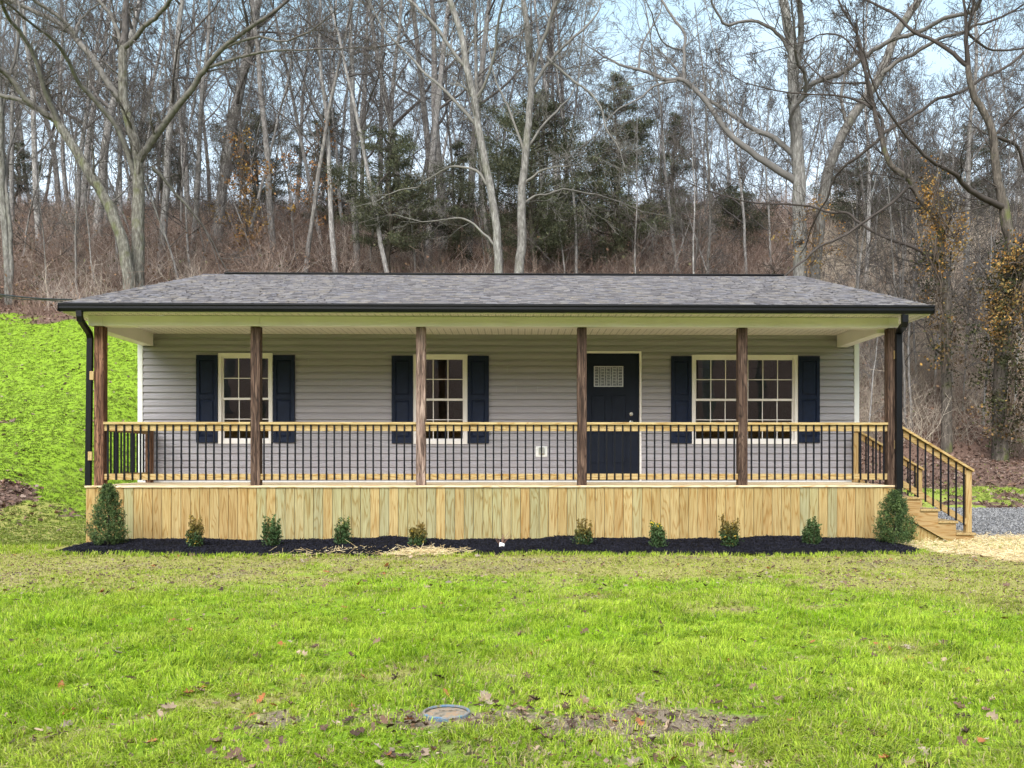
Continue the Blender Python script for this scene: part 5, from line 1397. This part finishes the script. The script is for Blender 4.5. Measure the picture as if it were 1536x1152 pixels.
def m_lid():
    t = NT('dirty_iron_lid'); c = t.ramp(t.noise(t.coords(), 30., 5, .7), [(.35, (.10, .085, .06)), (.5, (.24, .20, .15)), (.62, (.30, .18, .09)), (.7, (.16, .22, .26))]); t.bump(t.noise(t.coords(), 60., 4), .4, .01); return t.fin(c, .8, .3)
vs, fs = lathe_z([(rr_ - .0135, .004), (rr_ * .6, .007), (rr_ * .58, .009), (rr_ * .2, .010)]); fs.append(tuple(3 * 40 + k for k in range(40)))
m = MB(); m.add(vs, fs); m.box(-.035, .045, .012, .028, .0105, .016, (1, 1, 1)); m.build('lid', m_lid(), e)

# ------------------------------------------------------------------ sky, sun, camera
w = bpy.data.worlds.new('World'); scn.world = w; w.use_nodes = True; nt = w.node_tree; bg = nt.nodes['Background']
SUN_EL, SUN_ROT = R(40), R(194)
sky = nt.nodes.new('ShaderNodeTexSky'); sky.sky_type = 'NISHITA'; sky.sun_disc = False; sky.sun_elevation = SUN_EL; sky.sun_rotation = SUN_ROT; sky.air_density = 1.2; sky.dust_density = 1.5
tc = nt.nodes.new('ShaderNodeTexCoord'); mp = nt.nodes.new('ShaderNodeMapping'); mp.inputs['Scale'].default_value = (1, 1, 2.2); nt.links.new(tc.outputs['Generated'], mp.inputs[0])
no = nt.nodes.new('ShaderNodeTexNoise'); no.inputs['Scale'].default_value = 2.1; no.inputs['Detail'].default_value = 6; nt.links.new(mp.outputs[0], no.inputs['Vector'])
sepx = nt.nodes.new('ShaderNodeSeparateXYZ'); nt.links.new(tc.outputs['Generated'], sepx.inputs[0])
ma = nt.nodes.new('ShaderNodeMapRange'); ma.inputs['From Min'].default_value = .15; ma.inputs['From Max'].default_value = .55; ma.inputs['To Min'].default_value = .42; ma.inputs['To Max'].default_value = 0.0
nt.links.new(sepx.outputs[2], ma.inputs['Value'])
ad = nt.nodes.new('ShaderNodeMath'); ad.operation = 'ADD'; nt.links.new(no.outputs['Fac'], ad.inputs[0]); nt.links.new(ma.outputs[0], ad.inputs[1])
g1 = nt.nodes.new('ShaderNodeValToRGB'); els = [(0, (3.4, 3.7, 4.1)), (.27, (3.3, 3.8, 4.2)), (.36, (2.3, 3.0, 3.45)), (.46, (1.75, 2.7, 3.25)), (.66, (4.6, 5.2, 5.6)), (1, (6.6, 6.9, 7.2))]
while len(g1.color_ramp.elements) < len(els): g1.color_ramp.elements.new(.5)
for e_, (p_, c_) in zip(g1.color_ramp.elements, els): e_.position = p_; e_.color = (*[q / 8 for q in c_], 1)
nt.links.new(sepx.outputs[2], g1.inputs[0])
cm = nt.nodes.new('ShaderNodeVectorMath'); cm.operation = 'SCALE'; nt.links.new(g1.outputs[0], cm.inputs[0]); cm.inputs['Scale'].default_value = 8.
cr = nt.nodes.new('ShaderNodeMapRange'); cr.inputs['From Min'].default_value = .4; cr.inputs['From Max'].default_value = .62; cr.inputs['To Min'].default_value = .0; cr.inputs['To Max'].default_value = .4; nt.links.new(no.outputs['Fac'], cr.inputs['Value'])
cl = nt.nodes.new('ShaderNodeMix'); cl.data_type = 'RGBA'; nt.links.new(cr.outputs[0], cl.inputs[0]); nt.links.new(cm.outputs[0], cl.inputs[6]); cl.inputs[7].default_value = (3.9, 4.1, 4.3, 1)
mx = nt.nodes.new('ShaderNodeMix'); mx.data_type = 'RGBA'; mx.inputs[0].default_value = .8; nt.links.new(sky.outputs[0], mx.inputs[6]); nt.links.new(cl.outputs[2], mx.inputs[7])
nt.links.new(mx.outputs[2], bg.inputs[0]); bg.inputs[1].default_value = .15
ld = bpy.data.lights.new('sun', 'SUN'); ld.energy = 2.7; ld.angle = R(50); ld.color = (1, .98, .95); lo = bpy.data.objects.new('sun', ld); COL.objects.link(lo)
az = SUN_ROT    # sun azimuth measured clockwise from +Y
sd = Vector((math.sin(az) * math.cos(SUN_EL), math.cos(az) * math.cos(SUN_EL), math.sin(SUN_EL)))
lo.rotation_euler = (-sd).to_track_quat('-Z', 'Y').to_euler(); lo.location = (0, -5, 30)

cam = bpy.data.cameras.new('camera'); co = bpy.data.objects.new('camera', cam); COL.objects.link(co); scn.camera = co
co.location = (0, 0, EYE); co.rotation_euler = (R(90), 0, -YAW); cam.sensor_width = 36; cam.lens = F / 1536 * 36
cam.shift_x = -(PPX - 768) / 1536; cam.shift_y = (PPY - 576) / 1536; cam.clip_end = 800; cam.clip_start = .05
vs_ = scn.view_settings; vs_.view_transform = 'Standard'; vs_.look = 'None'; vs_.gamma = 1; vs_.exposure = 1.3; vs_.use_curve_mapping = False
scn.cycles.use_adaptive_sampling = True; scn.cycles.adaptive_threshold = .03; scn.cycles.max_bounces = 6; scn.cycles.diffuse_bounces = 2; scn.cycles.glossy_bounces = 3; scn.cycles.transparent_max_bounces = 8
print('done', len(bpy.data.objects))
